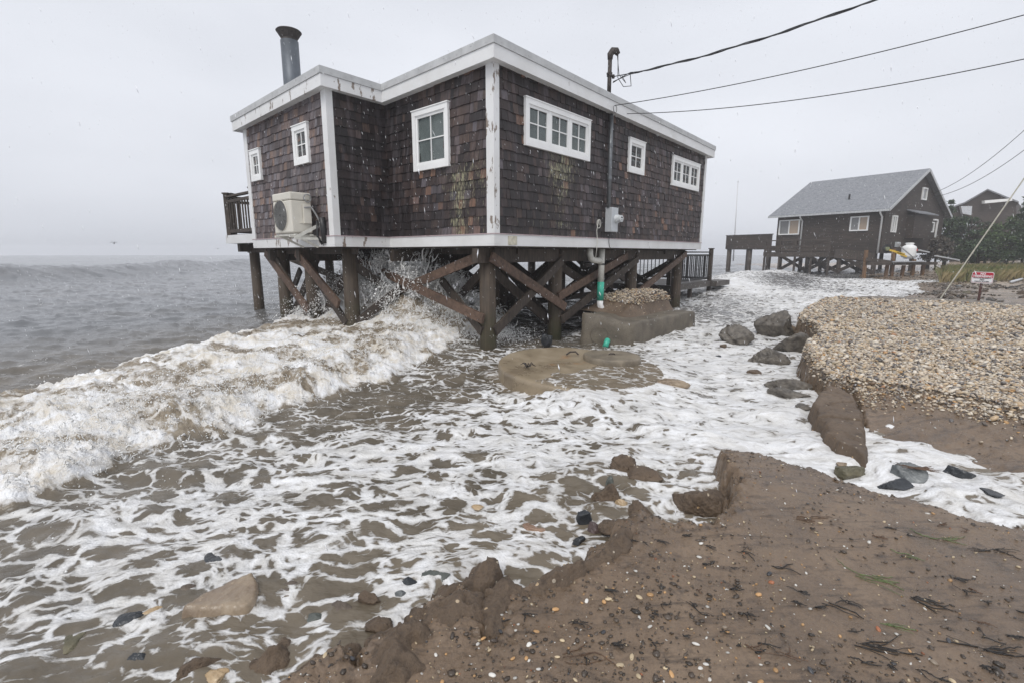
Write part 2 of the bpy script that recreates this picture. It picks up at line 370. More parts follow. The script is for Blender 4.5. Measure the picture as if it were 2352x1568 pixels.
def ground_z(x, y, full=False):
    x = np.asarray(x, float); y = np.asarray(y, float)
    w = .06*fbm(x*5, y*5, 4, 3)+.035*fbm(x*20, y*20, 4, 5, .6)
    z = np.full(x.shape, -.45)+.08*fbm(x*1.3, y*1.3, 3, 1)
    d = sdf(x, y, FG)+w
    zf = .15+.07*np.exp(-((x-1.5)**2+(y-3.1)**2)/.5)-.05*sst(2.2, 4.5, x)+.022*fbm(x*1.6, y*1.6, 4, 9)+.006*fbm(x*9, y*9, 4, 11)+.0035*ridge(x*24, y*24, 3, 17)
    zf = zf-.03*np.exp(-np.abs(d)/.06)+(.022*ridge(x*9, y*9, 4, 2)+.014*fbm(x*30, y*30, 3, 18))*np.exp(-np.abs(d)/.16)
    z1 = -.45+(zf+.45)*sst(-.14, .02, d)
    dg = sdf(x, y, GR)+w*.8
    zg = zgr(x, y)+.03*fbm(x*.9, y*.9, 3, 15)+.012*fbm(x*7, y*7, 3, 16)
    z2 = -.45+(zg+.45)*sst(-.16, .03, dg)
    db = sdf(x, y, BR)+w*.8
    dgo = np.maximum(-dg, 0)
    zb = (zgr(x, y)-.05)*(1-dgo/1.0)+.02*fbm(x*2.5, y*2.5, 4, 21)+.016*ridge(x*2.2+y*3, y*9-x*5, 4, 4)+.012*fbm(x*16, y*16, 3, 19)
    zb = np.maximum(zb, -.2)
    z3 = -.45+(zb+.45)*sst(-.10, .02, db)
    dB = sdf(x, y, BB)+w*3
    zz = .36+.03*np.clip(dB, 0, 40)+.03*fbm(x*.6, y*.6, 4, 31)+.02*fbm(x*4, y*4, 3, 33)
    zz = np.minimum(zz, zz*0+1.7)
    z4 = -.45+(zz+.45)*sst(-1.5, .6, dB)
    Z = np.maximum.reduce([z, z1, z2, z3, z4])
    if not full: return Z
    which = np.argmax(np.stack([z, z1, z2, z3, z4]), 0)
    return Z, which, d, dg, dB
def gz(x, y): return float(ground_z(np.array([x]), np.array([y]))[0])

def polar(r0, rs, a0, a1, na):
    a = np.linspace(R(a0), R(a1), na); Rr, A = np.meshgrid(rs, a, indexing='ij')
    X = Rr*np.sin(A); Y = Rr*np.cos(A)
    n, m = Rr.shape; idx = np.arange(n*m).reshape(n, m)
    F = np.stack([idx[:-1, :-1], idx[:-1, 1:], idx[1:, 1:], idx[1:, :-1]], -1).reshape(-1, 4)[:, ::-1]
    return X.ravel(), Y.ravel(), F

# ---- ground
def m_ground():
    b = NB('beach_ground')
    a, f, m, sc = sand_nodes(b)
    gv = b.attr('gravel').outputs['Fac']; tn = b.attr('tan').outputs['Fac']
    vo = b.n('TexVoronoi', Vector=b.co(), Scale=42., Randomness=1.)
    vr = b.n('SeparateColor', Color=vo.outputs['Color'])
    gc = b.ramp(vr.outputs[0], [(0., (.06, .05, .045)), (.2, (.22, .16, .11)), (.45, (.42, .34, .26)), (.7, (.50, .36, .2)), (.85, (.62, .57, .50)), (1., (.2, .2, .2))])
    gc = b.mix(b.ramp(vo.outputs['Distance'], [(.25, 0.), (.6, .8)]), gc, (.05, .04, .03))
    ts = b.mix(b.ramp(m, [(.35, 0.), (.6, 1.)]), (.22, .17, .125), (.40, .32, .24))
    sk_ = b.noise(1, 5, .7, b.map((3.5, 22, 3), (0, 0, R(28)))); sc = b.mix(b.ramp(sk_, [(.33, .7), (.47, 0.)]), sc, (.05, .036, .026)); c = b.mix(tn, sc, ts); c = b.mix(gv, c, gc)
    rough = b.ramp(a, [(.40, .13), (.56, .38)])
    h = b.math('ADD', b.math('MULTIPLY', m, 1.), b.math('MULTIPLY', f, .35))
    h2 = b.math('ADD', h, b.math('MULTIPLY', b.math('MULTIPLY', vo.outputs['Distance'], -2.), gv))
    return b.fin(c, rough, b.bump(h2, .7, .014))
rs = [.45]
while rs[-1] < 110: rs.append(rs[-1]*(1.0065 if rs[-1] < 16 else 1.012))
gx, gy, gF = polar(.45, np.array(rs), -70, 72, 900)
Zg, wh, dfg, dgr, dbb = ground_z(gx, gy, True)
grav = sst(-.03, .05, dgr+.06*fbm(gx*9, gy*9, 3, 40))*(wh == 2)
far = np.clip(sst(.2, 3, dbb)*(wh == 4)*(.75+.7*fbm(gx*.5, gy*.5, 3, 41)), 0, 1)
ground = big_mesh('ground', np.stack([gx, gy, Zg], 1), gF, m_ground(), {'gravel': grav, 'tan': far})
tag(ground, kind='structure')

# ---- water
ANC = [(50, 640, 0), (300, 700, 0), (100, 780, 0), (400, 740, .0), (550, 650, 0), (200, 620, 0), (640, 735, .15), (500, 770, .1), (-300, 700, 0), (100, 600, 0), (600, 600, 0), (900, 605, 0), (1300, 610, 0), (1650, 605, 0),
 (900, 640, 0), (1150, 700, .25), (1200, 770, .3), (1350, 700, .2), (1500, 650, .1), (1250, 730, .15), (1420, 660, .1), (1150, 830, .55), (1190, 780, .4),
 (700, 990, .28), (900, 910, .30), (1050, 880, .42), (560, 1050, .33), (850, 1000, .45), (400, 1080, .35), (330, 1110, .4),
 (400, 1180, .65), (200, 1250, .72), (60, 1230, .6), (650, 1130, .72), (900, 1070, .72), (1100, 970, .74), (1300, 960, .74), (1500, 900, .8), (1650, 850, .86), (1700, 950, .88), (1700, 780, .75), (1800, 1000, .9),
 (1500, 1050, .68), (1900, 1060, .85), (2050, 1060, .88), (2200, 1130, .78), (2330, 1110, .5), (2330, 1160, .7), (1350, 1000, .7), (1200, 1080, .66), (1000, 1150, .7), (800, 1200, .7), (1150, 1180, .62), (1350, 1120, .45), (1450, 1130, .42), (1250, 1260, .62),
 (1560, 1130, .6), (700, 1300, .48), (500, 1230, .66), (300, 1330, .6), (100, 1400, .5), (600, 1400, .36), (800, 1400, .36), (300, 1450, .42), (100, 1530, .36), (400, 1540, .33), (700, 1470, .36), (950, 1300, .5), (-200, 1400, .5),
 (1750, 680, .86), (1900, 645, .92), (2050, 655, .92), (1700, 690, .7), (1650, 620, .02), (1720, 650, .1), (1620, 720, .5), (1950, 630, .7), (2120, 660, .9), (1560, 640, .02), (1650, 690, .4), (1300, 830, .38), (1600, 800, .82), (1280, 790, .2),
 (1100, 1400, .8), (560, 1500, .4), (200, 1560, .33), (1780, 640, .35), (1830, 700, .85)]
AX = np.array([(lambda p: (math.log(math.hypot(p[0], p[1])), math.atan2(p[0], p[1])))(gp(x, y, lev)) for x, y, _ in ANC]); AD = np.array([a[2] for a in ANC])
def density(x, y):
    lr = np.log(np.hypot(x, y)); an = np.arctan2(x, y); num = 0; den = 0
    for (a, b_), v in zip(AX, AD):
        w_ = 1/(((lr-a)*1.0)**2+(an-b_)**2+.0006)**1.5; num = num+w_*v; den = den+w_
    return num/den
CR1 = [dp(-400, 660, 19)[:2], dp(0, 650, 21)[:2], dp(250, 636, 26)[:2], dp(560, 608, 42)[:2], dp(640, 600, 60)[:2]]
CR2 = [gp(x, y, .7)[:2] for x, y in [(1648, 640), (1720, 624), (1790, 617)]]
DISC_C = np.array((.87, 6.08)); DISC_R = 1.04
def water_z(x, y, full=False):
    r = np.hypot(x, y)
    z = lev(x, y)
    fade = 1/(1+(r/90)**2)
    # wind sea rolling in from the left/back
    cx, cy = -.45, -.89
    wx = x+1.2*fbm(x*.07, y*.07, 2, 50); ph = (wx*cx+y*cy)
    q = .5+.5*np.sin(ph*.62+1.6*fbm(x*.05, y*.05, 2, 51)); z = z+.17*(q**1.7)*sst(11, 26, r)
    z = z+.10*fbm(x*.28, y*.42, 3, 52)*sst(5, 16, r)+.022*fbm(x*1.3, y*2.2, 3, 53)*sst(2.0, 8, r)+.010*fbm(x*4, y*7, 3, 54)
    z = z+.034*fbm(x*1.9, y*2.6, 4, 55)+.011*ridge(x*6, y*8, 3, 56)+.05*np.clip(ridge(x*.8+.3*fbm(x*2, y*2, 2, 58), y*1.5, 2, 57), 0, 1)**3*sst(1.8, 4, r)
    d1 = seg_dist(x, y, CR1, False); z = z+.66*np.exp(-(d1/2.1)**2)+.05*ridge(x*.7, y*.5, 3, 59)*np.exp(-(d1/3)**2)
    d2 = seg_dist(x, y, CR2, False); z = z+.35*np.exp(-(d2/1.6)**2)
    # breaker
    wob = .22*fbm(x*1.6, y*1.6, 4, 60)+.05*fbm(x*7, y*7, 3, 61)
    ins = inside(x, y, BP); df = seg_dist(x, y, BF, False); db = seg_dist(x, y, BK, False)
    sf = np.where(ins, df, -df)+wob
    inb = sst(-.35, .35, np.where(ins, db, -db)+wob*1.5)
    inb = np.where(ins | (db < df), inb, 1)
    m = sst(0, .18, sf)*inb
    m = np.where((~ins) & (df > 1.0) & (db > 1.2), 0, m)
    body = .05+.16*sst(.0, .9, sf)*(.35+.75*np.exp(-(sf/1.3)**2))
    body = body+.10*np.exp(-((sf-1.9-.4*fbm(x*.8, y*.8, 2, 79))/.35)**2)
    u_ = x+.35*fbm(x*1.7, y*1.7, 3, 68); v_ = y+.35*fbm(x*1.7, y*1.7, 3, 69)
    tb = .15*ridge(u_*1.25, v_*1.6, 4, 71, .5)+.075*ridge(u_*4.2+.5*fbm(x*5, y*5, 2, 74), v_*4.6, 4, 72, .6)+.05*np.abs(fbm(u_*9, v_*9, 4, 73, .7))+.008*ridge(x*26, y*26, 2, 67)
    tb = tb+.12*fbm(x*.8, y*.8, 2, 76)
    amp = (.45+.5*sst(.0, .5, sf))*(.62+.38*np.exp(-(sf/1.4)**2))
    z = z+m*(body+tb*amp-.07)
    pm = np.exp(-(seg_dist(x, y, [(-3.0, 9.5), (-1.9, 9.1), (-.85, 8.8)], False)/.42)**2)
    z = z+pm*(.34+.30*ridge(x*2.6, y*2.6, 4, 63)*np.clip(1.2-.35*np.abs(x+1.9), .3, 1)+.10*fbm(x*9, y*9, 3, 64)); m = np.maximum(m, sst(.08, .3, pm))
    # keep the flow shallow over the concrete disc
    dd = DISC_R-np.hypot(x-DISC_C[0], y-DISC_C[1]); tilt = (x-DISC_C[0])*.10-(y-DISC_C[1])*.06
    dx_, dy_ = x-DISC_C[0], y-DISC_C[1]; aw = (dx_*.75-dy_*.65)/DISC_R+.30*fbm(x*2.2, y*2.2, 4, 81); slab = .185-.055*dx_+.035*dy_
    over = sst(-.06, .12, aw); zin = slab-.05+.066*over+.006*fbm(x*9, y*9, 3, 80)*over
    z = np.where(dd > .03, zin, z); ap = sst(-1.1, .03, dd)**1.5*sst(.05, .5, aw)*(dd <= .03); z = z*(1-ap)+ap*zin
    if not full: return z
    return z, m, sf
def wz(x, y): return float(water_z(np.array([float(x)]), np.array([float(y)]))[0])
rs = [.8]
while rs[-1] < 480: rs.append(rs[-1]*(1.0058 if rs[-1] < 14 else 1.009 if rs[-1] < 60 else 1.04))
wx_, wy_, wF = polar(.8, np.array(rs), -70, 66, 1250)
Zw, bm, sfw = water_z(wx_, wy_, True)
dens = density(wx_, wy_)+.10*fbm(wx_*1.1, wy_*1.1, 3, 90)+.20*fbm(wx_*.55, wy_*.75, 3, 93)*sst(1.5, 3, np.hypot(wx_, wy_))
dens = np.where(dens < .02, 0, dens*.88)
ddw = DISC_R-np.hypot(wx_-DISC_C[0], wy_-DISC_C[1]); dens = np.where(ddw > 0, np.minimum(dens, .30), dens)
shoal = np.clip(np.maximum(sst(-.3, .05, ddw), .55*sst(-1.3, .0, np.maximum(sdf(wx_, wy_, FG), sdf(wx_, wy_, BR)))), 0, 1)
calm = sst(20, 40, np.hypot(wx_, wy_))
dens = dens*(1-.7*calm)+0*calm
# white caps at the two swell crests
dens = dens+.55*np.exp(-(seg_dist(wx_, wy_, CR2, False)/1.1)**2)
thin = sst(.0, .42, fbm(wx_*1.1, wy_*1.4, 3, 77)*1.2+.45*fbm(wx_*4, wy_*4.5, 3, 78)+.18)
def m_water():
    b = NB('storm_water'); co = b.co()
    de = b.attr('foam').outputs['Fac']; br = b.attr('breaker').outputs['Fac']; th = b.attr('thin').outputs['Fac']
    w1 = b.noise(1.1, 3, .5); w2 = b.noise(6, 3, .5)
    def warp(nd, k):
        s_ = b.n('VectorMath', {'operation': 'SUBTRACT'}, _0=nd.outputs['Color'], _1=(.5, .5, .5))
        return b.n('VectorMath', {'operation': 'SCALE'}, _0=s_, Scale=k)
    v = b.n('VectorMath', {'operation': 'ADD'}, _0=co, _1=warp(w1, .55)); v = b.n('VectorMath', {'operation': 'ADD'}, _0=v, _1=warp(w2, .12))
    v1 = b.map((3.9, 5.6, .4), (0, 0, R(-12)), v=v.outputs[0]); v2 = b.map((11, 15, 1), (0, 0, R(14)), v=v.outputs[0])
    e1 = b.n('TexVoronoi', {'feature': 'DISTANCE_TO_EDGE'}, Vector=v1, Scale=1.); e2 = b.n('TexVoronoi', {'feature': 'DISTANCE_TO_EDGE'}, Vector=v2, Scale=1.)
    n1 = b.noise(1, 7, .68, b.map((3.2, 5.5, 1), v=v.outputs[0])); n2 = b.noise(38, 3, .6)
    s = b.math('ADD', de, b.math('MULTIPLY', b.math('SUBTRACT', n1, .5), 1.0))
    s = b.math('SUBTRACT', s, b.math('MULTIPLY', e1, 1.35)); s = b.math('SUBTRACT', s, b.math('MULTIPLY', e2, .95))
    e3 = b.n('TexVoronoi', Vector=b.map((19, 27, 2), v=v.outputs[0]), Scale=1.); s = b.math('SUBTRACT', s, b.math('MULTIPLY', b.math('SUBTRACT', .42, e3.outputs['Distance'], clamp=True), .42))
    s = b.math('ADD', s, b.math('MULTIPLY', b.math('SUBTRACT', n2, .5), .22))
    stv = b.noise(1, 5, .62, b.map((3.2, 17, 1), (0, 0, R(9)), v=v.outputs[0]))
    s = b.math('ADD', s, b.math('MULTIPLY', b.math('SUBTRACT', stv, .5), .30))
    fo = b.ramp(s, [(.09, 0.), (.15, .28), (.195, .60), (.29, .78), (.5, .95)])
    fo = b.math('MULTIPLY', fo, b.ramp(stv, [(.3, .62), (.55, 1.)]))
    on_ = b.math('GREATER_THAN', de, .03); fo = b.math('MULTIPLY', fo, on_)
    bn = b.noise(5, 7, .72, v.outputs[0]); bs = b.math('ADD', b.math('SUBTRACT', br, b.math('MULTIPLY', th, .62)), b.math('MULTIPLY', b.math('SUBTRACT', bn, .5), 1.3))
    fb = b.ramp(bs, [(.40, 0.), (.50, .45), (.72, 1.)])
    fo = b.math('MAXIMUM', fo, b.math('MULTIPLY', fb, b.math('GREATER_THAN', br, .03)), clamp=True)
    bn2 = b.noise(2.6, 5, .6)
    wc = b.mix(b.ramp(bn2, [(.35, 0.), (.65, 1.)]), (.095, .081, .062), (.155, .132, .102))
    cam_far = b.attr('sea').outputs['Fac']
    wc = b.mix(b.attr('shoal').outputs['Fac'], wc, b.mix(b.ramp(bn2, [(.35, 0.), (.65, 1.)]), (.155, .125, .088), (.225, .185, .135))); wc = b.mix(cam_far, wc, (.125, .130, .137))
    churn = b.mix(b.ramp(bn, [(.35, 0.), (.6, 1.)]), (.17, .135, .095), (.38, .325, .25))
    wc = b.mix(br, wc, churn)
    fc = b.mix(b.ramp(bn, [(.38, 1.), (.58, 0.)]), b.mix(b.ramp(b.noise(1.3, 5, .6), [(.35, 0.), (.6, 1.)]), (.70, .70, .705), (.87, .875, .89)), b.mix(br, (.70, .69, .67), (.62, .57, .49)))
    c = b.mix(fo, wc, fc)
    rough = b.ramp(fo, [(0., .16), (.6, .75)])
    r1 = b.noise(1, 5, .6, b.map((2.2, 5.2, 1))); r2 = b.noise(1, 4, .65, b.map((14, 34, 3)))
    h = b.math('ADD', b.math('MULTIPLY', r1, 1.3), b.math('MULTIPLY', r2, .22))
    vb = b.n('TexVoronoi', Vector=co, Scale=70.)
    hf = b.math('ADD', b.math('MULTIPLY', fo, .5), b.math('MULTIPLY', b.math('MULTIPLY', vb.outputs['Distance'], -.28), fo))
    hf = b.math('ADD', hf, b.math('MULTIPLY', b.math('MULTIPLY', bn, br), 1.6))
    bp1 = b.bump(h, .38, .045); bp2 = b.bump(hf, .8, .022, bp1)
    return b.fin(c, rough, bp2, **{'IOR': 1.33})
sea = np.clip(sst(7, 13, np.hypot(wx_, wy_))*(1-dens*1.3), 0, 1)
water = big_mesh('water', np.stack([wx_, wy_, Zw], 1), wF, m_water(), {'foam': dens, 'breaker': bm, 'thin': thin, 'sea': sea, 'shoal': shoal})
tag(water, kind='structure')

# =================================================================== STILT HOUSE
V3 = lambda e: np.array([e[0], e[1], 0.])
ER, EL, UP = V3(eR), V3(eL), np.array([0, 0, 1.])
LQ, TW, LT, RA = 2.5225, 1.0523, 3.1631, 7.9118
LB = LQ+LT
ZB, ZST = EYE+.1122, EYE+.2757
def roof(r, l): return EYE+2.5088-.0109*r-.0291*l+.006*0      # underside of the fascia
house = thing('stilt_house', H(3, 3, 0), 'brown shingled house with white trim standing on wooden piles over the waves', 'house')
def shingle_wall(mb, O, e, n, s0, s1, z0, ztop, seed, lichen, base, holes=()):
    """courses of split cedar shingles, each a thin wedge of its own"""
    rg = np.random.default_rng(seed); ex = .131; k = 0; z = z0
    e = np.array(e); n = np.array(n); O = np.array(O)
    # backing
    p = O+e*s0; q = O+e*s1
    mb.cur = (.1, 0, 0); zt0, zt1 = ztop(s0)+.2, ztop(s1)+.2
    mb.add([p+UP*z0, q+UP*z0, q+UP*zt1, p+UP*zt0, p-n*.1+UP*z0, q-n*.1+UP*z0, q-n*.1+UP*zt1, p-n*.1+UP*zt0], [(0, 1, 2, 3), (7, 6, 5, 4), (3, 2, 6, 7), (0, 4, 5, 1)])
    while z < max(ztop(s0), ztop(s1))+.1:
        s = s0+rg.uniform(-.1, 0)
        while s < s1:
            w = rg.uniform(.06, .15); a = max(s, s0)+.0015; b_ = min(s+w, s1)-.0015; s += w
            if b_-a < .01: continue
            sm = (a+b_)/2
            if z > ztop(sm)+.12: continue
            if any(h[0]+.05 < a and b_ < h[1]-.05 and z > h[2]+.05 and z+ex < h[3]-.05 for h in holes): continue
            jb = rg.normal(0, .005); to = .019+rg.uniform(-.005, .006); cup = rg.uniform(-.002, .002)
            t = np.clip(base(sm, z)+rg.normal(0, .21)+(rg.uniform(.2, .5) if rg.random() < .12 else 0), 0, 1)
            mb.cur = (float(t), float(np.clip(lichen(sm, z)+rg.normal(0, .08), 0, 1)), 0)
            zb = z+jb; zt = z+ex+.02
            A0 = O+e*a+n*(to+cup)+UP*zb; A1 = O+e*b_+n*(to-cup)+UP*zb
            B1 = O+e*b_+n*.003+UP*zt; B0 = O+e*a+n*.003+UP*zt
            mb.add([A0, A1, B1, B0, O+e*a+UP*zb, O+e*b_+UP*zb, O+e*b_+UP*zt, O+e*a+UP*zt], [(0, 1, 2, 3), (4, 5, 1, 0), (0, 3, 7, 4), (1, 5, 6, 2)])
        z += ex+rg.normal(0, .0015)
def bl(cx, cz, sx, sz, a=1.): return lambda s, z: a*math.exp(-((s-cx)/sx)**2-((z-EYE-cz)/sz)**2)
def msum(*fs): return lambda s, z: sum(f(s, z) for f in fs)
HA = H(0, 0, 0)
wa = MB()
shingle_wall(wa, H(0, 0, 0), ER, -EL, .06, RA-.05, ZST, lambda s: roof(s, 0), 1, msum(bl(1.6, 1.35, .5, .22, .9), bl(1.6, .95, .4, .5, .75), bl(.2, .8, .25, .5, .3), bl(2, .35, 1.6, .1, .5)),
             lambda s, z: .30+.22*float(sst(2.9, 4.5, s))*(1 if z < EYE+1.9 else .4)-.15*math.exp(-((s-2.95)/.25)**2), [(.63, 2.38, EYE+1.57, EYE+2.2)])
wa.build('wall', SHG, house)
wb = MB()
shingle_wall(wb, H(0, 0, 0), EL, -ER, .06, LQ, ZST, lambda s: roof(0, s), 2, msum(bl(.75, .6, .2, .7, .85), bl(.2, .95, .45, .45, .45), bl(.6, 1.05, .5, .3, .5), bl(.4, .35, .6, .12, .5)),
             lambda s, z: .52-.42*float(sst(1.2, 2.3, s)), [(.88, 1.73, EYE+1.3, EYE+2.2)])  # tone falls toward the inner corner: its shade is put into the colour
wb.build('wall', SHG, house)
wd_ = MB()
shingle_wall(wd_, H(-TW, LQ, 0), ER, -EL, .06, TW, ZST, lambda s: roof(s-TW, LQ), 3, lambda s, z: .05, lambda s, z: .12)  # recess wall kept dark throughout, corner shade painted into the tone
wd_.build('wall', SHG, house)
wc_ = MB()
shingle_wall(wc_, H(-TW, LQ, 0), EL, -ER, .06, LT, ZST, lambda s: roof(-TW, LQ+s), 4, msum(bl(.35, .9, .4, .4, .5), bl(1.6, .35, 1.3, .18, .6)), lambda s, z: .58)
wc_.build('wall', SHG_GREY, house)
we_ = MB()      # seaward walls, seen only from the side
we_.cur = (.3, 0, 0)
we_.prism([H(RA, 0.05, 0)[:2], H(RA, LB, 0)[:2], H(RA-.1, LB, 0)[:2], H(RA-.1, 0.05, 0)[:2]], ZST, lambda x, y: roof(RA, 2)+.1)
we_.prism([H(RA-.1, LB, 0)[:2], H(-TW, LB, 0)[:2], H(-TW, LB-.1, 0)[:2], H(RA-.1, LB-.1, 0)[:2]], ZST, lambda x, y: roof(RA, LB)+.05)
we_.build('wall', SHG, house)
# skirt board, corner boards
outl = [(0, 0), (RA, 0), (RA, LB), (-TW, LB), (-TW, LQ), (0, LQ)]
def ring_boards(mb, off0, off1, z0, z1):
    """boards round the outline between two offsets outwards, mitred"""
    o0 = offset_poly(outl, off0); o1 = offset_poly(outl, off1); n = len(outl)
    for i in range(n):
        j = (i+1) % n; mb.cur = (.5, .5, .75 if i == 3 or i == 4 else random.random()*.3+.25)
        f0 = z0 if callable(z0) else (lambda r, l: z0); f1 = z1 if callable(z1) else (lambda r, l: z1)
        q = []
        for (r, l) in (o0[i], o0[j], o1[j], o1[i]): q.append(H(r, l, f0(r, l)))
        for (r, l) in (o0[i], o0[j], o1[j], o1[i]): q.append(H(r, l, f1(r, l)))
        mb.add(q, [(3, 2, 1, 0), (4, 5, 6, 7), (0, 1, 5, 4), (2, 3, 7, 6), (1, 2, 6, 5), (3, 0, 4, 7)])
def offset_poly(P, d):
    out = []; n = len(P)
    for i in range(n):
        a, b_, c = [np.array(P[k % n], float) for k in (i-1, i, i+1)]
        u = b_-a; u /= np.linalg.norm(u); v = c-b_; v /= np.linalg.norm(v)
        n1 = np.array([u[1], -u[0]]); n2 = np.array([v[1], -v[0]]); m = (n1+n2)/(1+n1@n2); out.append(tuple(b_+d*m))
    return out
sk = MB(); ring_boards(sk, -.05, .028, ZB, ZST); sk.build('skirt_board', PAINT, house)
lip = MB(); ring_boards(lip, -.04, .04, ZST+.001, ZST+.014); lip.build('skirt_cap', m_flat('faded_pink_cap', (.42, .33, .34), .6), house)
for (r, l, sr, sl) in [(0, 0, 1, 1), (-TW, LQ, 1, 1), (-TW, LB, 1, -1), (RA, 0, -1, 1)]:
    cb = MB(); cb.cur = (.5, .5, .75 if (r, l) == (0, 0) else .45)
    top = roof(r, l)+.02
    # an L of two boards round the corner
    a = .115
    cb.box(H(r+sr*a/2-sr*.031, l-sl*.016, (ZB+.03+top)/2), (a, .03, top-ZB-.03), (ER, EL, UP))
    cb.box(H(r-sr*.016, l+sl*a/2+sl*.0, (ZB+.031+top)/2), (.03, a, top-ZB-.031), (ER, EL, UP))
    cb.build('corner_board', PAINT, house)
ob = MB()                                                       # patch board on the skirt
pr, pz = on(1177, 553, l=-.03); ob.box(H(pr, -.034, pz), (.19, .012, .13), (ER, EL, UP)); ob.build('cover_plate', m_flat('stained_plate', (.50, .47, .38), .6, 0, .3, 14), house)
# eaves: soffit, fascia, metal edge, roof slab
OV = .165
def inset_top(h): return lambda r, l: roof(r, l)+h
fa = MB(); ring_boards(fa, OV-.028, OV, inset_top(0), inset_top(.17)); fa.build('fascia', PAINT, house)
so = MB(); o = offset_poly(outl, OV-.03); so.cur = (.5, .5, .4)
so.add([H(r, l, roof(r, l)+.02) for r, l in o]+[H(r, l, roof(r, l)+.05) for r, l in o], [tuple(range(5, -1, -1)), tuple(range(6, 12))]+[(i, (i+1) % 6, 6+(i+1) % 6, 6+i) for i in range(6)])
so.build('soffit', PAINT, house)
me_ = MB(); ring_boards(me_, OV-.02, OV+.016, inset_top(.172), inset_top(.272)); 
og = offset_poly(outl, OV+.016)
for i in range(6):                                              # nails and laps of the metal edge
    a = np.array(og[i]); b_ = np.array(og[(i+1) % 6]); L = np.linalg.norm(b_-a); nn = int(L/.28)
    for k in range(nn):
        p = a+(b_-a)*(k+.5)/nn; d = (b_-a)/L; w3 = ER*d[0]+EL*d[1]; out = ER*d[1]-EL*d[0]
        me_.box(H(p[0], p[1], roof(*p)+.21+.03*(k % 2))+out*.002, (.012, .008, .012), (w3, out, UP))
    for k in range(1, int(L/1.9)+1):
        p = a+(b_-a)*min(.97, k*1.9/L); me_.box(H(p[0], p[1], roof(*p)+.222)+out*.001, (.02, .006, .098), (w3, out, UP))
me_.build('metal_edge', METAL, house)
rf = MB(); o = offset_poly(outl, OV-.021)
rf.add([H(r, l, roof(r, l)+.17) for r, l in o]+[H(r, l, roof(r, l)+.262) for r, l in o], [tuple(range(5, -1, -1)), tuple(range(6, 12))]+[(i, (i+1) % 6, 6+(i+1) % 6, 6+i) for i in range(6)])
rf.build('roof', ROOFM, house)
# floor frame
fl = MB(); o = offset_poly(outl, -.06)
fl.add([H(r, l, ZB-.02) for r, l in o]+[H(r, l, ZB+.1) for r, l in o], [tuple(range(5, -1, -1)), tuple(range(6, 12))]+[(i, (i+1) % 6, 6+(i+1) % 6, 6+i) for i in range(6)])
fl.build('floor', DARKW, house)
gi = MB()
for l in (.4, 2.5, 4.2, 5.45): gi.box(H((RA-.2)/2 if l < 2.52 else (RA-1)/2, l, ZB-.14), (RA-.2 if l < 2.52 else RA+.8, .12, .22), (ER, EL, UP))
for r in (-.6, .9, 2.1, 3.6, 5.0, 6.5, 7.7): gi.box(H(r, 4.1 if r < 0 else 2.9, ZB-.07), (.05, 2.9 if r < 0 else 5.2, .1), (ER, EL, UP))
gi.build('girder', DARKW, house)
# windows: outer trim, sash frame, muntins, panes, curtain
def window(O, e, n, s0, s1, z0, z1, lights=1, name='window', cols=2, rows=2, curtain=0):
    w = MB(); T = .075; d0, d1 = .008, .055
    def bx(mb, a, b_, c, d, u0, u1): mb.box(O+e*(a+b_)/2+n*(u0+u1)/2+UP*(c+d)/2, (b_-a, u1-u0, d-c), (e, n, UP))
    w.cur = (.5, .5, .2)
    bx(w, s0, s1, z1-T, z1, d0, d1); bx(w, s0+.001, s1-.001, z0, z0+T*1.15, d0, d1-.001); bx(w, s0, s0+T, z0+T*1.15, z1-T, d0, d1-.002); bx(w, s1-T, s1, z0+T*1.15, z1-T, d0, d1-.002)
    bx(w, s0-.012, s1+.012, z1+.001, z1+.016, d0, d1+.012)
    a, b_, c, d = s0+T, s1-T, z0+T*1.15, z1-T
    W = w.build(name, PAINT if False else VINYL, house)
    n_l = lights; gap = .05; lw = ((b_-a)-gap*(n_l-1))/n_l
    for k in range(n_l):
        x0 = a+k*(lw+gap); x1 = x0+lw
        if k: m = MB(); bx(m, x0-gap, x0, c, d, .0, .042); m.build('mullion', VINYL, W)
        s = MB(); t = .04
        bx(s, x0+.001, x1-.001, d-t, d, .004, .034); bx(s, x0+.001, x1-.001, c, c+t, .004, .034); bx(s, x0+.001, x0+t, c+t, d-t, .004, .033); bx(s, x1-t, x1-.001, c+t, d-t, .004, .033)
        for i in range(1, cols): xm = x0+t+(x1-x0-2*t)*i/cols; bx(s, xm-.008, xm+.008, c+t, d-t, .010, .026)
        for i in range(1, rows): zm = c+t+(d-c-2*t)*i/rows; bx(s, x0+t, x1-t, zm-.008, zm+.008, .0105, .025)
        s.build('sash', VINYL, W)
        g = MB(); bx(g, x0+t-.002, x1-t+.002, c+t-.002, d-t+.002, .012, .0155); g.build('pane', GLASS, W)
        q = MB(); N = 26
        xa, xb = x0+t, x1-t
        if curtain: xa = xa+(xb-xa)*curtain
        pts = [(xa+(xb-xa)*i/N, .006+.003*math.sin(i*1.7)) for i in range(N+1)]
        q.add([O+e*p[0]+n*p[1]*.6+UP*(c+t) for p in pts]+[O+e*p[0]+n*p[1]*.6+UP*(d-t) for p in pts], [(i, i+1, N+2+i, N+1+i) for i in range(N)])
        q.build('curtain', CURT, W)
    return W
W0 = H(0, 0, 0)-EL*0
window(H(0, 0, 0)-EL*.004, ER, -EL, .628, 2.379, EYE+1.575, EYE+2.235, 3)
window(H(0, 0, 0)-EL*.004, ER, -EL, 3.783, 4.442, EYE+1.578, EYE+2.204, 1)
window(H(0, 0, 0)-EL*.004, ER, -EL, 5.832, 7.451, EYE+1.535, EYE+2.171, 3)
window(H(0, 0, 0)-ER*.004, EL, -ER, .879, 1.731, EYE+1.30, EYE+2.198, 1, curtain=0)
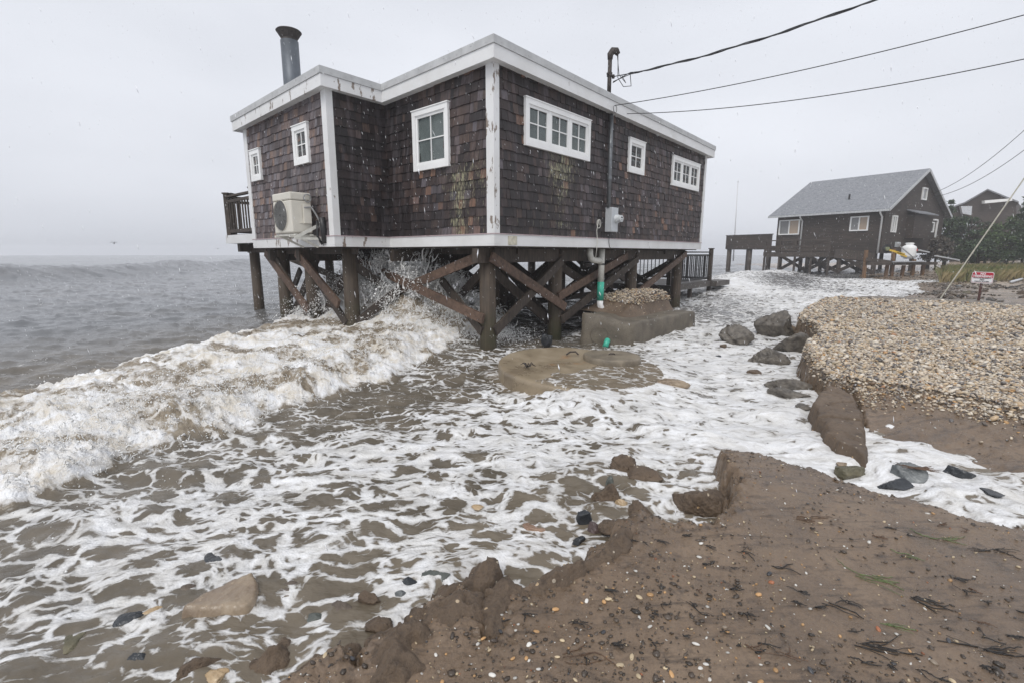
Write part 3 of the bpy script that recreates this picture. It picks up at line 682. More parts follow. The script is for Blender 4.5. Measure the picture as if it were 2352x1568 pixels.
window(H(-TW, 0, 0)-ER*.004, EL, -ER, 3.10, 3.621, EYE+1.47, EYE+2.084, 1)
window(H(-TW, 0, 0)-ER*.004, EL, -ER, 4.998, 5.446, EYE+1.379, EYE+1.939, 1)
# chimney flue
fb_ = dp(673, 205, 10.3); ft = dp(671, 96, 10.3)
fu = MB(); fu.cyl((fb_[0], fb_[1], 3.9), (fb_[0], fb_[1], ft[2]), .165, n=28)
flue = fu.build('chimney_flue', FLUE, house, True)
fu.v = []; 
q = MB(); q.cyl((fb_[0], fb_[1], 4.55), (fb_[0], fb_[1], 4.6), .172, n=28); q.build('flue_band', FLUE, flue, False)
q = MB(); q.cyl((fb_[0], fb_[1], ft[2]-.01), (fb_[0], fb_[1], ft[2]+.10), .15, .14, n=20); q.cyl((fb_[0], fb_[1], ft[2]+.04), (fb_[0], fb_[1], ft[2]+.17), .15, .235, n=28, cap=False); q.cyl((fb_[0], fb_[1], ft[2]+.165), (fb_[0], fb_[1], ft[2]+.185), .235, .22, n=28); q.build('flue_cap', RUST, flue)
# wall lantern at the far corner
lx = H(RA+.12, .1, EYE+1.25)
q = MB(); q.cyl(lx, lx+UP*.12, .05, .06, 8); q.cyl(lx+UP*.12, lx+UP*.17, .11, .02, 10); q.tube([lx+UP*.17, lx+UP*.2-ER*.05, lx-ER*.12+UP*.18], .01); q.build('wall_lantern', BLACK, house)

# piles and braces ------------------------------------------------------------
def pile(mb, x, y, z1, r=.125, z0=-.6, rs_=1.1, n=18): mb.cyl((x, y, z0), (x, y, z1), r*rs_, r, n=n)
piles = {}
for key, (r, l) in {'a': (.32, .45), 'b': (2.10, .45), 'c': (5.03, .45), 'd': (7.6, .45), 'e': (-.6, 2.9), 'f': (-.6, 4.3), 'g': (-.65, 5.4), 'h': (.9, 2.5), 'i': (2.9, 2.5), 'j': (5.0, 2.5), 'k': (7.6, 2.5),
                    'l': (.9, 4.2), 'm': (2.9, 4.3), 'n': (5.0, 4.3), 'o': (7.6, 4.3), 'p': (1.2, 5.45), 'q': (3.2, 5.45), 'r': (5.4, 5.45), 's': (7.6, 5.45), 't': (1.6, 1.5), 'u': (3.9, 1.6)}.items():
    p = H(r, l, 0); q = MB(); pile(q, p[0], p[1], ZB-.03, .095 if key in 'tuhilmnpqr' else .125); q.build('pile', PILE, house, True); piles[key] = (r, l)
def brace(r0, l0, z0, r1, l1, z1, dr=0, dl=0, w=.045, h=.15, mat=None):
    q = MB(); q.beam(H(r0+dr, l0+dl, z0), H(r1+dr, l1+dl, z1), w, h); q.build('brace', mat or BRACE, house)
def brace_px(x0, y0, x1, y1, l=None, r=None, mat=None, h=.15):
    a = on(x0, y0, l=l, r=r); b_ = on(x1, y1, l=l, r=r)
    if l is not None: brace(a[0], l, a[1], b_[0], l, b_[1], mat=mat, h=h)
    else: brace(r, a[0], a[1], r, b_[0], b_[1], mat=mat, h=h)
# measured braces in the front rows
brace_px(790, 583, 1110, 733, r=.12)            # long brown brace down to the front pile
brace_px(1112, 585, 905, 672, r=.22, mat=BRACE)
brace_px(1128, 590, 1298, 706, l=.27)
brace_px(1440, 588, 1282, 682, l=.30)
brace_px(1444, 690, 1576, 583, l=.27)
brace_px(610, 580, 708, 712, r=-.80, h=.16)
brace_px(680, 580, 778, 700, r=-.85, h=.16)
brace_px(745, 668, 856, 590, r=.3, mat=PILE, h=.16)
brace_px(638, 583, 862, 672, r=.5, mat=PILE, h=.14)
brace_px(655, 715, 690, 620, r=-.2, mat=DARKW, h=.14)
def xbr(k0, k1, off=(0, 0), mat=DARKW, zt=ZB-.2, zb=.35, both=True):
    (a, b_), (c, d) = piles[k0], piles[k1]
    brace(a, b_, zt, c, d, zb, off[0], off[1], mat=mat)
    if both: brace(a, b_, zb+.05, c, d, zt-.03, off[0]*-1, off[1]*-1, mat=mat)
for k0, k1, o_ in [('a', 'b', (0, .15)), ('b', 'c', (0, .15)), ('h', 'i', (0, -.13)), ('i', 'j', (0, -.13)), ('j', 'k', (0, -.13)), ('l', 'm', (0, .13)), ('m', 'n', (0, .13)), ('n', 'o', (0, .13)), ('q', 'r', (0, -.13)),
                   ('a', 'h', (.14, 0)), ('h', 'l', (.12, 0)), ('b', 'i', (.13, 0)), ('i', 'm', (.13, 0)), ('c', 'j', (-.13, 0)), ('j', 'n', (.13, 0)), ('d', 'k', (.13, 0)), ('k', 'o', (.13, 0)), ('e', 'f', (.13, 0)), ('f', 'g', (.13, 0)), ('e', 'h', (0, .13)), ('l', 'p', (0.12, 0))]:
    xbr(k0, k1, o_, both=k0+k1 not in ('abx', 'lp'))
for (r0, l0, r1, l1) in [(2.1, .6, 7.6, .6), (.9, 2.6, 7.6, 2.6)]:
    q = MB(); q.beam(H(r0, l0, .42), H(r1, l1, .46), .05, .15); q.build('brace', DARKW, house)
# left deck --------------------------------------------------------------------
dk = thing('side_deck', H(-.5, 6.5, 0), 'small raised deck with dark balustrade and white edge beyond the left shingled wall', 'deck')
q = MB(); L0, L1 = LB+.05, 7.25
q.box(H(.2, (L0+L1)/2, ZB+.27), (2.4, L1-L0, .06), (ER, EL, UP)); q.build('deck_floor', DECKW, dk)
q = MB(); q.cur = (.5, .5, .3); q.box(H(-1.02, (L0+L1)/2, ZB+.20), (.04, L1-L0, .18), (ER, EL, UP)); q.box(H(.2, L1+.021, ZB+.20), (2.5, .04, .18), (ER, EL, UP)); q.build('white_edge', PAINT, dk)
q = MB(); q.box(H(-.6, (L0+L1)/2-.05, ZB+.01), (.16, L1-L0-.15, .2), (ER, EL, UP)); q.box(H(.2, 7.0, ZB+.02), (2.2, .14, .18), (ER, EL, UP)); q.build('deck_beam', DARKW, dk)
q = MB(); p = H(-.6, 6.95, 0); pile(q, p[0], p[1], ZB-.08, .105); q.build('pile', PILE, dk, True)
q = MB(); p = H(1.2, 6.95, 0); pile(q, p[0], p[1], ZB-.08, .105); q.build('pile', PILE, dk, True)
def railing(root, a, b_, z0, hgt, mat=DARKW, step=.14, posts=True, name='railing'):
    a = np.array(a, float); b_ = np.array(b_, float); L = np.linalg.norm((b_-a)[:2]); q = MB(); d = (b_-a)/L
    q.beam(a+UP*(z0[0]+hgt), b_+UP*(z0[1]+hgt), .09, .04); q.beam(a+UP*(z0[0]+hgt-.1), b_+UP*(z0[1]+hgt-.1), .035, .06); q.beam(a+UP*(z0[0]+.08), b_+UP*(z0[1]+.08), .035, .07)
    n_ = int(L/step)
    for i in range(n_+1):
        t = i/n_; p = a+(b_-a)*t; zz = z0[0]+(z0[1]-z0[0])*t; q.cyl(p+UP*(zz+.05), p+UP*(zz+hgt-.08), .017, n=6)
    o_ = q.build(name, mat, root)
    for p, zz in ((a, z0[0]), (b_, z0[1])):
        if posts:
            q = MB(); q.box(p+UP*(zz+hgt/2), (.095, .095, hgt+.12)); q.box(p+UP*(zz+hgt+.075), (.13, .13, .03)); q.build('railing_post', mat, root)
    return o_
railing(dk, H(-.98, LB+.1, 0), H(-.98, 7.2, 0), (ZB+.30, ZB+.30), .82)
railing(dk, H(-.9, 7.2, 0), H(1.3, 7.2, 0), (ZB+.30, ZB+.30), .82)
q = MB(); q.box(H(-.2, 6.6, ZB+.5), (.5, .35, .03), (ER, EL, UP)); 
for i in (-1, 1): q.beam(H(-.2+i*.2, 6.45, ZB+.3), H(-.2-i*.2, 6.75, ZB+1.), .03, .03)
q.build('folding_chair', DECKW, dk)
# low seaward platform with stairs at the right ----------------------------------
st = thing('stair_platform', H(9.5, 1, 0), 'low dark platform with stairs and slatted railings behind the right end of the shingled house', 'stairs')
ZP = .72
q = MB(); q.box(H(9.8, 2.4, ZP-.09), (3.4, 3.2, .17), (ER, EL, UP)); q.box(H(11.9, .85, ZP-.09), (1.3, .5, .17), (ER, EL, UP)); q.build('platform', DECKW, st)
for (r, l, z1) in [(11.4, .9, 1.75), (8.3, .95, 1.75), (11.4, 3.9, 1.75), (12.4, .9, ZP-.1), (8.3, 3.9, 1.75), (9.9, .95, ZP-.1)]:
    q = MB(); q.box(H(r, l, (z1-.6)/2), (.11, .11, z1+.6), (ER, EL, UP)); q.box(H(r, l, z1+.015), (.15, .15, .03), (ER, EL, UP)) if z1 > 1 else None; q.build('post', DARKW, st)
railing(st, H(8.35, .95, 0), H(11.35, .95, 0), (ZP, ZP), .93, BLACK, posts=False)
railing(st, H(11.4, .95, 0), H(11.4, 3.85, 0), (ZP, ZP), .93, BLACK, posts=False)
for l0, l1 in ((3.0, 3.9),):
    for i in range(6):
        q = MB(); q.box(H(7.95+i*.27, 3.45, ZB-.05-i*.17), (.29, .95, .045), (ER, EL, UP)); q.build('stair_tread', DECKW, st)
    for l_ in (2.95, 3.95):
        q = MB(); q.beam(H(7.85, l_, ZB-.1), H(9.6, l_, ZP-.05), .05, .26); q.build('stringer', DARKW, st)
        railing(st, H(7.9, l_, 0), H(9.55, l_, 0), (ZB, ZP+.05), .9, BLACK, posts=False)

# air conditioner -------------------------------------------------------------------
ac_l0, ac_l1 = 2.98, 3.62; acz0 = EYE+.33; acz1 = EYE+.965
ac_out = -TW-.47; ac_in = -TW-.13
ac = thing('air_conditioner', H((ac_out+ac_in)/2, 3.3, acz0), 'cream air conditioner with round fan grille bracketed to the left shingled wall', 'air conditioner')
def accm(z0, z1, g=0): q = MB(); q.box(H((ac_out+ac_in)/2, (ac_l0+ac_l1)/2, (z0+z1)/2), (ac_in-ac_out+g, ac_l1-ac_l0+g, z1-z0), (ER, EL, UP)); return q
accm(acz0, acz0+.51).build('casing', ACW, ac, bevel=.02)
accm(acz0+.513, acz1, .008).build('lid', ACW, ac, bevel=.02)
q = MB(); cc = H(ac_out-.004, ac_l0+.36, acz0+.28)
for i in range(12): q.tube([cc-ER*.012+(EL*math.cos(t)+UP*math.sin(t))*(.03+i*.018) for t in np.linspace(0, 2*math.pi, 33)], .0035, 4)
for i in range(16):
    t = i*math.pi/8; q.beam(cc-ER*.014+(EL*math.cos(t)+UP*math.sin(t))*.03, cc-ER*.014+(EL*math.cos(t)+UP*math.sin(t))*.235, .004, .006, up=-ER)
q.build('fan_grille', ACG, ac)
q = MB(); q.cyl(cc+ER*.003, cc-ER*.004, .235, n=36); q.build('fan_opening', m_flat('shaded_fan', (.09, .09, .09), .6), ac)
q = MB(); q.cyl(cc-ER*.004, cc-ER*.014, .25, .245, n=36, cap=False); q.build('fan_rim', ACW, ac)
q = MB(); q.box(H((ac_out+ac_in)/2-.02, ac_l0-.008, acz0+.16), (.05, .012, .02), (ER, EL, UP)); q.box(H(ac_in-.09, ac_l0-.02, acz0+.30), (.13, .04, .3), (ER, EL, UP)); q.box(H(ac_out+.2, ac_l0-.012, acz0+.32), (.03, .024, .2), (ER, EL, UP)); q.build('valve_cover', ACW, ac, bevel=.006)
q = MB(); q.tube([H(ac_in-.07, ac_l0-.03, acz0+.55)+(ER*math.cos(t)+UP*math.sin(t))*.06 for t in np.linspace(0, 2*math.pi*1.7, 34)], .010, 6)
q.tube([H(ac_out+.2, ac_l0-.03, acz0+.40), H(ac_out+.3, ac_l0-.07, acz0+.41), H(ac_in+.0, ac_l0-.09, acz0+.34), H(ac_in+.06, ac_l0-.12, acz0+.2), H(ac_in+.09, ac_l0-.12, acz0), H(ac_in+.11, ac_l0-.12, acz0-.2)], .014, 8); q.build('hose', m_flat('grey_hose', (.25, .25, .25), .6), ac, True)
q = MB(); q.tube([H(ac_in+.06, ac_l0-.2, acz0+.25), H(ac_in+.08, ac_l0-.2, acz0+.05), H(ac_in+.1, ac_l0-.18, acz0-.16)], .05, 8); q.tube([H(ac_in+.03, ac_l0-.1, acz0+.2), H(ac_in+.02, ac_l0-.1, acz0-.05), H(ac_in+.08, ac_l0-.12, acz0-.18)], .02, 8); q.build('pipe_sleeve', BLACK, ac, True)
q = MB()
for l_ in (ac_l0+.06, ac_l1-.06):
    q.beam(H(-TW-.02, l_, acz0-.05), H(ac_out-.03, l_, acz0-.05), .04, .035); q.beam(H(-TW-.03, l_-.04*0, acz0+.22) if False else H(-TW-.03, l_, acz0-.22), H(ac_out+.1, l_, acz0-.06), .03, .03)
q.beam(H(-TW-.03, ac_l0-.09, acz0+.15), H(ac_out-.02, ac_l0-.09, acz0-.09), .012, .05); q.box(H(ac_out+.05, 3.3, acz0-.03), (.04, .7, .03), (ER, EL, UP)); q.box(H(ac_in-.03, 3.3, acz0-.03), (.04, .7, .03), (ER, EL, UP)); q.beam(H(-TW-.03, ac_l0-.1, acz0-.09), H(ac_out-.02, ac_l0-.1, acz0-.09), .03, .04)
q.build('bracket', PVC, ac)
# electric meter, service mast ---------------------------------------------------------
mr, mz1, mz0 = 3.135, EYE+.85, EYE+.405
mt = thing('electric_meter', H(mr, -.08, mz0), 'light grey electric meter box with round glass dial on the right shingled wall', 'electric meter')
q = MB(); q.box(H(mr+.0, -.085, (mz0+mz1)/2), (.24, .14, mz1-mz0), (ER, EL, UP)); q.build('box', METER, mt, bevel=.006)
q = MB(); q.box(H(mr, -.1565, (mz0+mz1)/2), (.22, .004, mz1-mz0-.02), (ER, EL, UP)); q.build('cover', METER, mt)
q = MB(); c0 = H(mr+.04, -.158, mz0+.24); q.cyl(c0, c0-EL*.05, .078, .078, 26); q.cyl(c0-EL*.05, c0-EL*.12, .066, .062, 26); q.build('meter_dial', m_flat('milky_meter_glass', (.55, .57, .58), .12), mt)
q = MB(); q.box(c0-EL*.1215+UP*.02, (.06, .002, .02), (ER, EL, UP)); q.box(c0-EL*.1215-UP*.022, (.02, .002, .02), (ER, EL, UP)); q.build('dial_plate', BLACK, mt)
ms = thing('service_mast', H(3.03, -.1, mz1), 'dark conduit mast running from the meter up past the roof to a hooded top', 'service mast')
q = MB(); xm, lm = 3.03, -.07
q.cyl(H(xm, lm, mz1-.01), H(xm, lm, roof(xm, 0)+.0), .036, n=14); q.build('conduit', PIPE, ms, True)
q = MB(); mzt = on(1411, 134, l=-.06)[1]
q.cyl(H(xm, -.0, roof(xm, 0)+.27), H(xm, -.0, mzt), .036, n=14); q.build('mast_pipe', RUST, ms, True)
q = MB()
for z in (mz1+.5, mz1+1.05): q = MB(); q.cyl(H(xm, lm, z), H(xm, lm, z+.07), .042, n=14); q.build('coupling', PIPE, ms)
q = MB(); hh = H(xm, 0, mzt)
q.tube([hh-UP*.02, hh+UP*.06, hh+UP*.13+ER*.05-EL*.02, hh+UP*.14+ER*.12-EL*.05, hh+UP*.09+ER*.16-EL*.07], [.045, .055, .06, .06, .04], 12); q.build('weather_head', RUST, ms, True)
q = MB(); q.beam(hh-UP*.27-ER*.08, hh-UP*.27+ER*.16, .03, .03); q.cyl(hh-UP*.30, hh-UP*.24, .05, n=12); q.cyl(hh-UP*.30+ER*.13, hh-UP*.24+ER*.13, .025, n=8); q.build('wire_clamp', RUST, ms)
# loop of white cable and black lead beside the meter
q = MB(); r0, z0 = on(1371, 515, l=-.03)
q.tube([H(r0+.055*math.cos(t)+.02, -.04-.004*t, z0+.075*math.sin(t)) for t in np.linspace(-.3, 2*math.pi+2.9, 34)]+[H(r0-.04, -.055, z0-.12), H(r0+.0, -.055, z0-.33), H(r0-.06, -.06, z0-.62)], .0065, 6)
tag(q.build('cable_loop', PVC, None, True), 'thin white cable coiled in a small loop on the shingles left of the meter', 'cable')
q = MB(); q.tube([H(3.12, -.06, mz0), H(3.13, -.045, mz0-.18), H(3.17, -.04, mz0-.28), H(3.2, -.045, ZB)], .006, 5); tag(q.build('ground_wire', WIREM, None, True), 'thin black wire dropping from the meter box over the white skirt board', 'wire')
# drain pipe: dirty white elbow, teal sleeve, white foot
x0 = 2.85
dpb = on(1378, 705, l=.15)
dpr = thing('drain_pipe', H(dpb[0], .15, dpb[1]), 'white and teal drain pipe dropping from under the house to the concrete tank', 'pipe')
rr = dpb[0]; zt1 = on(1378, 648, l=.15)[1]; zt2 = on(1378, 690, l=.15)[1]
q = MB(); q.cyl(H(rr, .15, ZB-.02), H(rr, .15, zt1), .062, n=16); 
q.tube([H(rr-.42, .15, ZB), H(rr-.42, .15, ZB-.12), H(rr-.38, .15, ZB-.2), H(rr-.28, .15, ZB-.24), H(rr-.1, .15, ZB-.24), H(rr, .15, ZB-.3)], .058, 12); q.build('upper_pipe', PVC, dpr, True)
q = MB(); q.cyl(H(rr, .15, zt1), H(rr, .15, zt2), .068, n=16); q.build('teal_sleeve', TEAL, dpr, True)
q = MB(); q.tube([H(rr, .15, zt2), H(rr, .15, zt2-.1), H(rr+.05, .12, zt2-.2), H(rr+.16, .05, zt2-.28), H(rr+.22, .0, zt2-.34)], .062, 12); q.build('pipe_foot', VINYL, dpr, True)
q = MB(); q.cyl(H(rr, .15, zt1+.33), H(rr, .15, zt1+.36), .068, n=16); q.build('clamp_band', BLACK, dpr)

# =================================================================== WIRES
def wire(name, a, b_, sag, r, label, n=26, mat=None, extra=None, cat='wire'):
    a = np.array(a); b_ = np.array(b_); q = MB()
    pts = [a+(b_-a)*t-UP*sag*4*t*(1-t) for t in np.linspace(0, 1, n)]
    q.tube(pts, r, 6)
    if extra: extra(q, pts)
    o_ = q.build(name, mat or WIREM, None, True); return tag(o_, label, cat)
hp = hh-UP*.27+ER*.13
def twist(q, pts):
    for ph in (0, 2.1):
        q.tube([p+np.array([0, .012*math.cos(ph+i*1.1), .016*math.sin(ph+i*1.1)])-UP*(.0 if 2 < i else .05*(2-i)) for i, p in enumerate(pts)], .007, 5)
    q.tube([hh+ER*.15-EL*.07+UP*.08, hp-UP*.02-EL*.06+ER*.06, hp-UP*.14+ER*.2-EL*.1, hp-UP*.10+ER*.38-EL*.16, pts[2]], .007, 5)
    q.tube([hh+ER*.14-EL*.06+UP*.08, hp+UP*.04+ER*.1-EL*.06, hp-UP*.07+ER*.25-EL*.12, pts[1]], .006, 5)
wire('service_cable', hp, dp(2180, -66, 6.0), .12, .008, 'thick twisted service cable running from the top of the mast to the upper right', extra=twist)
ra, za = on(1412, 243, l=-OV-.03)
def curl(q, pts): q.tube([pts[0]+UP*(-.06+.06*math.cos(t))+ER*.06*math.sin(t)-EL*.01 for t in np.linspace(0, 6.2, 20)], .005, 5)
wire('phone_wire', H(ra, -OV-.03, za), dp(2480, 0, 6.2), .10, .0065, 'upper of two thin wires running from the roof edge beside the mast to the right', extra=curl)
ra, za = on(1440, 262, l=-OV-.03)
wire('phone_wire', H(ra, -OV-.03, za), dp(2480, 108, 6.2), .16, .0065, 'lower of two thin wires running from the roof edge beside the mast to the right')
wire('power_wire', dp(2138, 446, 30.5), dp(2420, 236, 20), .5, .013, 'upper of two wires reaching the gable of the far dark house')
wire('power_wire', dp(2143, 453, 30.5), dp(2420, 292, 20), .5, .013, 'lower of two wires reaching the gable of the far dark house')
ga = dp(2150, 672, 13.0); ga[2] = gz(ga[0], ga[1])-.05
wire('guy_wire', ga, dp(2450, 270, 12.2), .0, .016, 'pale slanting guy wire anchored in the sand left of the no trespassing sign', mat=m_flat('pale_guard_cable', (.45, .43, .36), .5))

# =================================================================== CONCRETE AND ROCKS
import bmesh
def ico(sub):
    bm = bmesh.new(); bmesh.ops.create_icosphere(bm, subdivisions=sub, radius=1)
    V = np.array([v.co[:] for v in bm.verts]); F = np.array([[v.index for v in f.verts] for f in bm.faces]); bm.free(); return V, F
ICO = {k: ico(k) for k in (1, 2, 5)}
def rock_mesh(seed, size, rough=.05, planes=10, soft=.0):
    rg = np.random.default_rng(seed); V, F = ICO[5]
    N = rg.normal(size=(planes, 3)); N /= np.linalg.norm(N, axis=1)[:, None]; h = rg.uniform(.45, .98, len(N)); d = V@N.T
    rr = np.where(d > .05, h/np.maximum(d, .05), 9).min(1); rr = np.minimum(rr, 1.15)
    n = fbm(V[:, 0]*2.2+V[:, 2]*1.7, V[:, 1]*2.2-V[:, 2]*1.3, 5, seed, .6)
    n2 = ridge(V[:, 0]*6+V[:, 2]*5, V[:, 1]*6-V[:, 2]*4, 4, seed+5)
    n3 = fbm(V[:, 0]*19+V[:, 2]*15, V[:, 1]*19-V[:, 2]*14, 3, seed+9, .7)
    rr = rr*(1+rough*2.2*n)+rough*.35*n2+rough*.95*n3+rough*.35*fbm(V[:, 0]*43+V[:, 2]*31, V[:, 1]*43-V[:, 2]*29, 2, seed+11)
    return V*rr[:, None]*np.array(size), F
def rock(name, label, cat, px, py, wpx, hpx, mat, seed, zb=None, depth=.8, rough=.05, rz=0, sink=.25, tilt=0, planes=10, group=None):
    """wpx, hpx: measured width and height above the water"""
    p = gp(px, py+hpx*.35, lev if zb is None else zb); F_ = p[1]*PC-(p[2]-EYE)*PS
    w = wpx*F_/FP; h = hpx*F_/FP*1.0
    sx, sy, sz = w*.56, w*.56*depth, h*.72
    if not callable(zb): p[2] = max(p[2], wz(p[0], p[1])-(.55 if zb is not None and zb < -.015 else .15)*h)
    V, Fc = rock_mesh(seed, (sx, sy, sz), rough, planes)
    c, s_ = math.cos(rz), math.sin(rz); V = V@np.array([[c, s_, 0], [-s_, c, 0], [0, 0, 1]])
    if tilt: c, s_ = math.cos(tilt), math.sin(tilt); V = V@np.array([[c, 0, s_], [0, 1, 0], [-s_, 0, c]])
    V[:, 2] += sz*(1-2*sink)*.55
    o_ = big_mesh(name, V, Fc, mat); o_.location = p; return tag(o_, label, cat, group)
# large round tank lid, tilted, awash
def disc_mesh(C, rad, z0, z1, tx, ty, seed, n=120, wob=.01):
    vs = []; fs = []; rg = np.random.default_rng(seed); rings = [(.0, z1), (.35, z1), (.7, z1), (.93, z1), (.975, z1-.003), (1., z1-.02), (1.005, z1-.06), (1., z0)]
    for k, (f, z) in enumerate(rings):
        for i in range(n):
            t = 2*math.pi*i/n; e_ = float(fbm(np.array([math.cos(t)*3*(1+k*.05)]), np.array([math.sin(t)*3]), 4, seed))
            r_ = rad*f*(1+wob*e_*(f > .9)); x = r_*math.cos(t); y = r_*math.sin(t); q_ = .006*float(pn(x*4, y*4, seed))+(.02*e_ if 3 <= k <= 4 else 0)*wob*40
            vs.append((C[0]+x, C[1]+y, z+tx*x+ty*y+q_))
    for k in range(len(rings)-1):
        for i in range(n): fs.append((k*n+i, k*n+(i+1) % n, (k+1)*n+(i+1) % n, (k+1)*n+i)[::-1])
    q = MB(); q.add(vs, fs); return q
tl = thing('tank_lid', (DISC_C[0], DISC_C[1], 0), 'large round concrete tank lid awash beside the front pile', 'tank lid')
disc_mesh(DISC_C, DISC_R, -.4, .185, -.055, .035, 3).build('slab', TANC, tl, True)
q = MB(); a = gp(1212, 842, .24)
for k in range(9): q.tube([a+np.array([.012*math.cos(k*2.4), .012*math.sin(k), 0]), a+np.array([.05*math.cos(k*2.4), .04*math.sin(k*1.9), .035+.01*(k % 3)]), a+np.array([.10*math.cos(k*2.4+.3), .08*math.sin(k*1.9), .01])], [.008, .006, .003], 5)
q.build('lifting_hook', RUST, tl)
q = MB(); a = gp(1314, 811, .25); q.tube([a-np.array([.08, 0, .02]), a+np.array([-.03, 0, .02]), a+np.array([.05, .02, .02]), a+np.array([.09, 0, -.02])], .012, 6); q.build('lifting_hook', RUST, tl)
lc = gp(1405, 817, .235); ml = thing('manhole_cover', (lc[0], lc[1], .2), 'small flat round concrete cover lying on the large tank lid', 'cover')
disc_mesh(lc[:2], .385, .10, .252, -.02, -.01, 8, wob=.006).build('disc', LIDC, ml, True)
q = MB(); lc = lc+UP*.022; q.tube([lc+np.array([-.05, 0, -.012]), lc+np.array([-.02, 0, .012]), lc+np.array([.03, 0, .01]), lc+np.array([.05, .01, -.012])], .009, 6); q.build('lifting_ring', RUST, ml)
# rectangular tank with shingle heap on top
bt = thing('concrete_tank', gp(1452, 795, 0), 'block shaped concrete tank half buried in the surf under the right wall', 'tank')
A_, B_, C_, D_ = [np.array(v) for v in ((1.24, 8.55), (2.12, 8.34), (3.93, 10.32), (2.95, 11.0))]
q = MB(); n_ = 14; per = []
for (p, q2, n1) in ((A_, B_, 10), (B_, C_, 18), (C_, D_, 10), (D_, A_, 18)): per += [p+(q2-p)*i/n1 for i in range(n1)]
def ztop(x, y): return .565-.17*float(sst(1.2, 2.3, x-.0))+.03*float(pn(x*3, y*3, 5))
vs = []; m = len(per); cen = sum(per)/m
for k, (z, f, tz) in enumerate([(-.5, 1.03, 0), (.02, 1.012, 0), (.28, 1.0, 0), (None, .995, -.03), (None, .975, 0), (None, .8, .01), (None, .4, .01)]):
    for p in per:
        pp = cen+(p-cen)*f; e_ = .012*float(fbm(pp[0]*5, pp[1]*5+k*2, 3, 9)); pp = pp+(p-cen)/np.linalg.norm(p-cen)*e_*2; zz = z if z is not None else ztop(*pp)+tz+e_
        vs.append((pp[0], pp[1], zz))
fs = [(k*m+i, k*m+(i+1) % m, (k+1)*m+(i+1) % m, (k+1)*m+i) for k in range(6) for i in range(m)]+[tuple(6*m+i for i in range(m))]
q.add(vs, fs); q.build('tank_body', CONC, bt, True, bevel=0)
for (px, py, r_, nm) in [(1376, 771, .16, 'pipe_knockout'), (1420, 768, .13, 'pipe_knockout')]:
    t_ = on; d_ = dp(px, py, 8.44); q = MB(); nrm = np.array([-.23, -.97, 0]); q.cyl(d_-nrm*.14, d_-nrm*.0, r_*1.05, r_*.92, 18); q.build(nm, CONC, bt)
q = MB(); d_ = dp(1398, 785, 8.30); q.tube([d_+np.array([0, .1, .0]), d_+np.array([-.03, -.03, .03]), d_+np.array([-.08, -.12, -.06])], .05, 10); q.build('teal_outlet', TEAL, bt, True)
hx = thing('shingle_heap', gp(1520, 715, .5), 'mound of beach pebbles and dark soil heaped on the concrete tank', 'heap')
nn = 60; vs = []; fs = []
O1 = np.array((1.95, 8.98)); e1 = (C_-B_)/np.linalg.norm(C_-B_); e2 = (D_-C_)/np.linalg.norm(D_-C_)
HG = lambda u, v: (.44*sst(0, .5, u)*sst(0, .12, 1.0-u)*sst(-.02, .22, v)*sst(-.02, .3, 1-v))
heap_pts = []
for i in range(nn):
    for j in range(nn):
        u, v = i/(nn-1), j/(nn-1); p = O1+e1*(u*2.35)+e2*(v*1.15-.18); h_ = float(HG(u, v)); z = ztop(*p)-.03+h_*(1+.15*float(fbm(u*6, v*6, 3, 2)))
        vs.append((p[0], p[1], z)); heap_pts.append((p[0], p[1], z, h_))
for i in range(nn-1):
    for j in range(nn-1): a = i*nn+j; fs.append((a, a+nn, a+nn+1, a+1))
q = MB(); q.add(vs, fs); q.build('soil', CLOD, hx, True)

# loose pebbles as one mesh
def pebbles(P, S, C, flat=.6, sub=1, seed=0, name='gravel', mat=None):
    rg = np.random.default_rng(seed); V, F = ICO[sub]; n = len(P); m = len(V)
    th = rg.uniform(0, 2*np.pi, n); c, s_ = np.cos(th), np.sin(th)
    sc = np.stack([S*rg.uniform(.8, 1.35, n), S*rg.uniform(.6, 1., n), S*flat*rg.uniform(.7, 1.2, n)], 1)
    X = V[None]*sc[:, None, :]; X = X*(1+rg.normal(0, .08, (n, m, 1)))
    tl_ = rg.normal(0, .35, n); X2 = X.copy(); X2[..., 2] = X[..., 2]+X[..., 0]*np.sin(tl_)[:, None]; X = X2
    Y = np.stack([X[..., 0]*c[:, None]-X[..., 1]*s_[:, None], X[..., 0]*s_[:, None]+X[..., 1]*c[:, None], X[..., 2]], -1)+P[:, None, :]
    Fa = (F[None]+(np.arange(n)*m)[:, None, None]).reshape(-1, 3)
    return big_mesh(name, Y.reshape(-1, 3), Fa, mat, {'tone': np.repeat(C, m, 0)}, True)
b = NB('beach_pebbles'); pn_ = b.noise(60, 3); PEB = b.fin(b.mix(b.ramp(pn_, [(.4, .2), (.7, 0.)]), b.attr('tone').outputs['Color'], (.1, .08, .06)), .33)
PAL = np.array([(.62, .52, .40), (.70, .63, .53), (.50, .37, .23), (.58, .45, .30), (.52, .30, .12), (.33, .27, .21), (.16, .15, .15), (.10, .085, .075), (.42, .22, .11), (.40, .36, .31), (.60, .50, .36), (.25, .17, .11)])
PW = np.array([.21, .17, .08, .10, .025, .08, .10, .08, .012, .11, .07, .03])*1.; PW /= PW.sum()
def cols(n, rg, w=PW): return PAL[rg.choice(len(PAL), n, p=w)]*rg.uniform(.75, 1.15, (n, 1))
rg = np.random.default_rng(11)
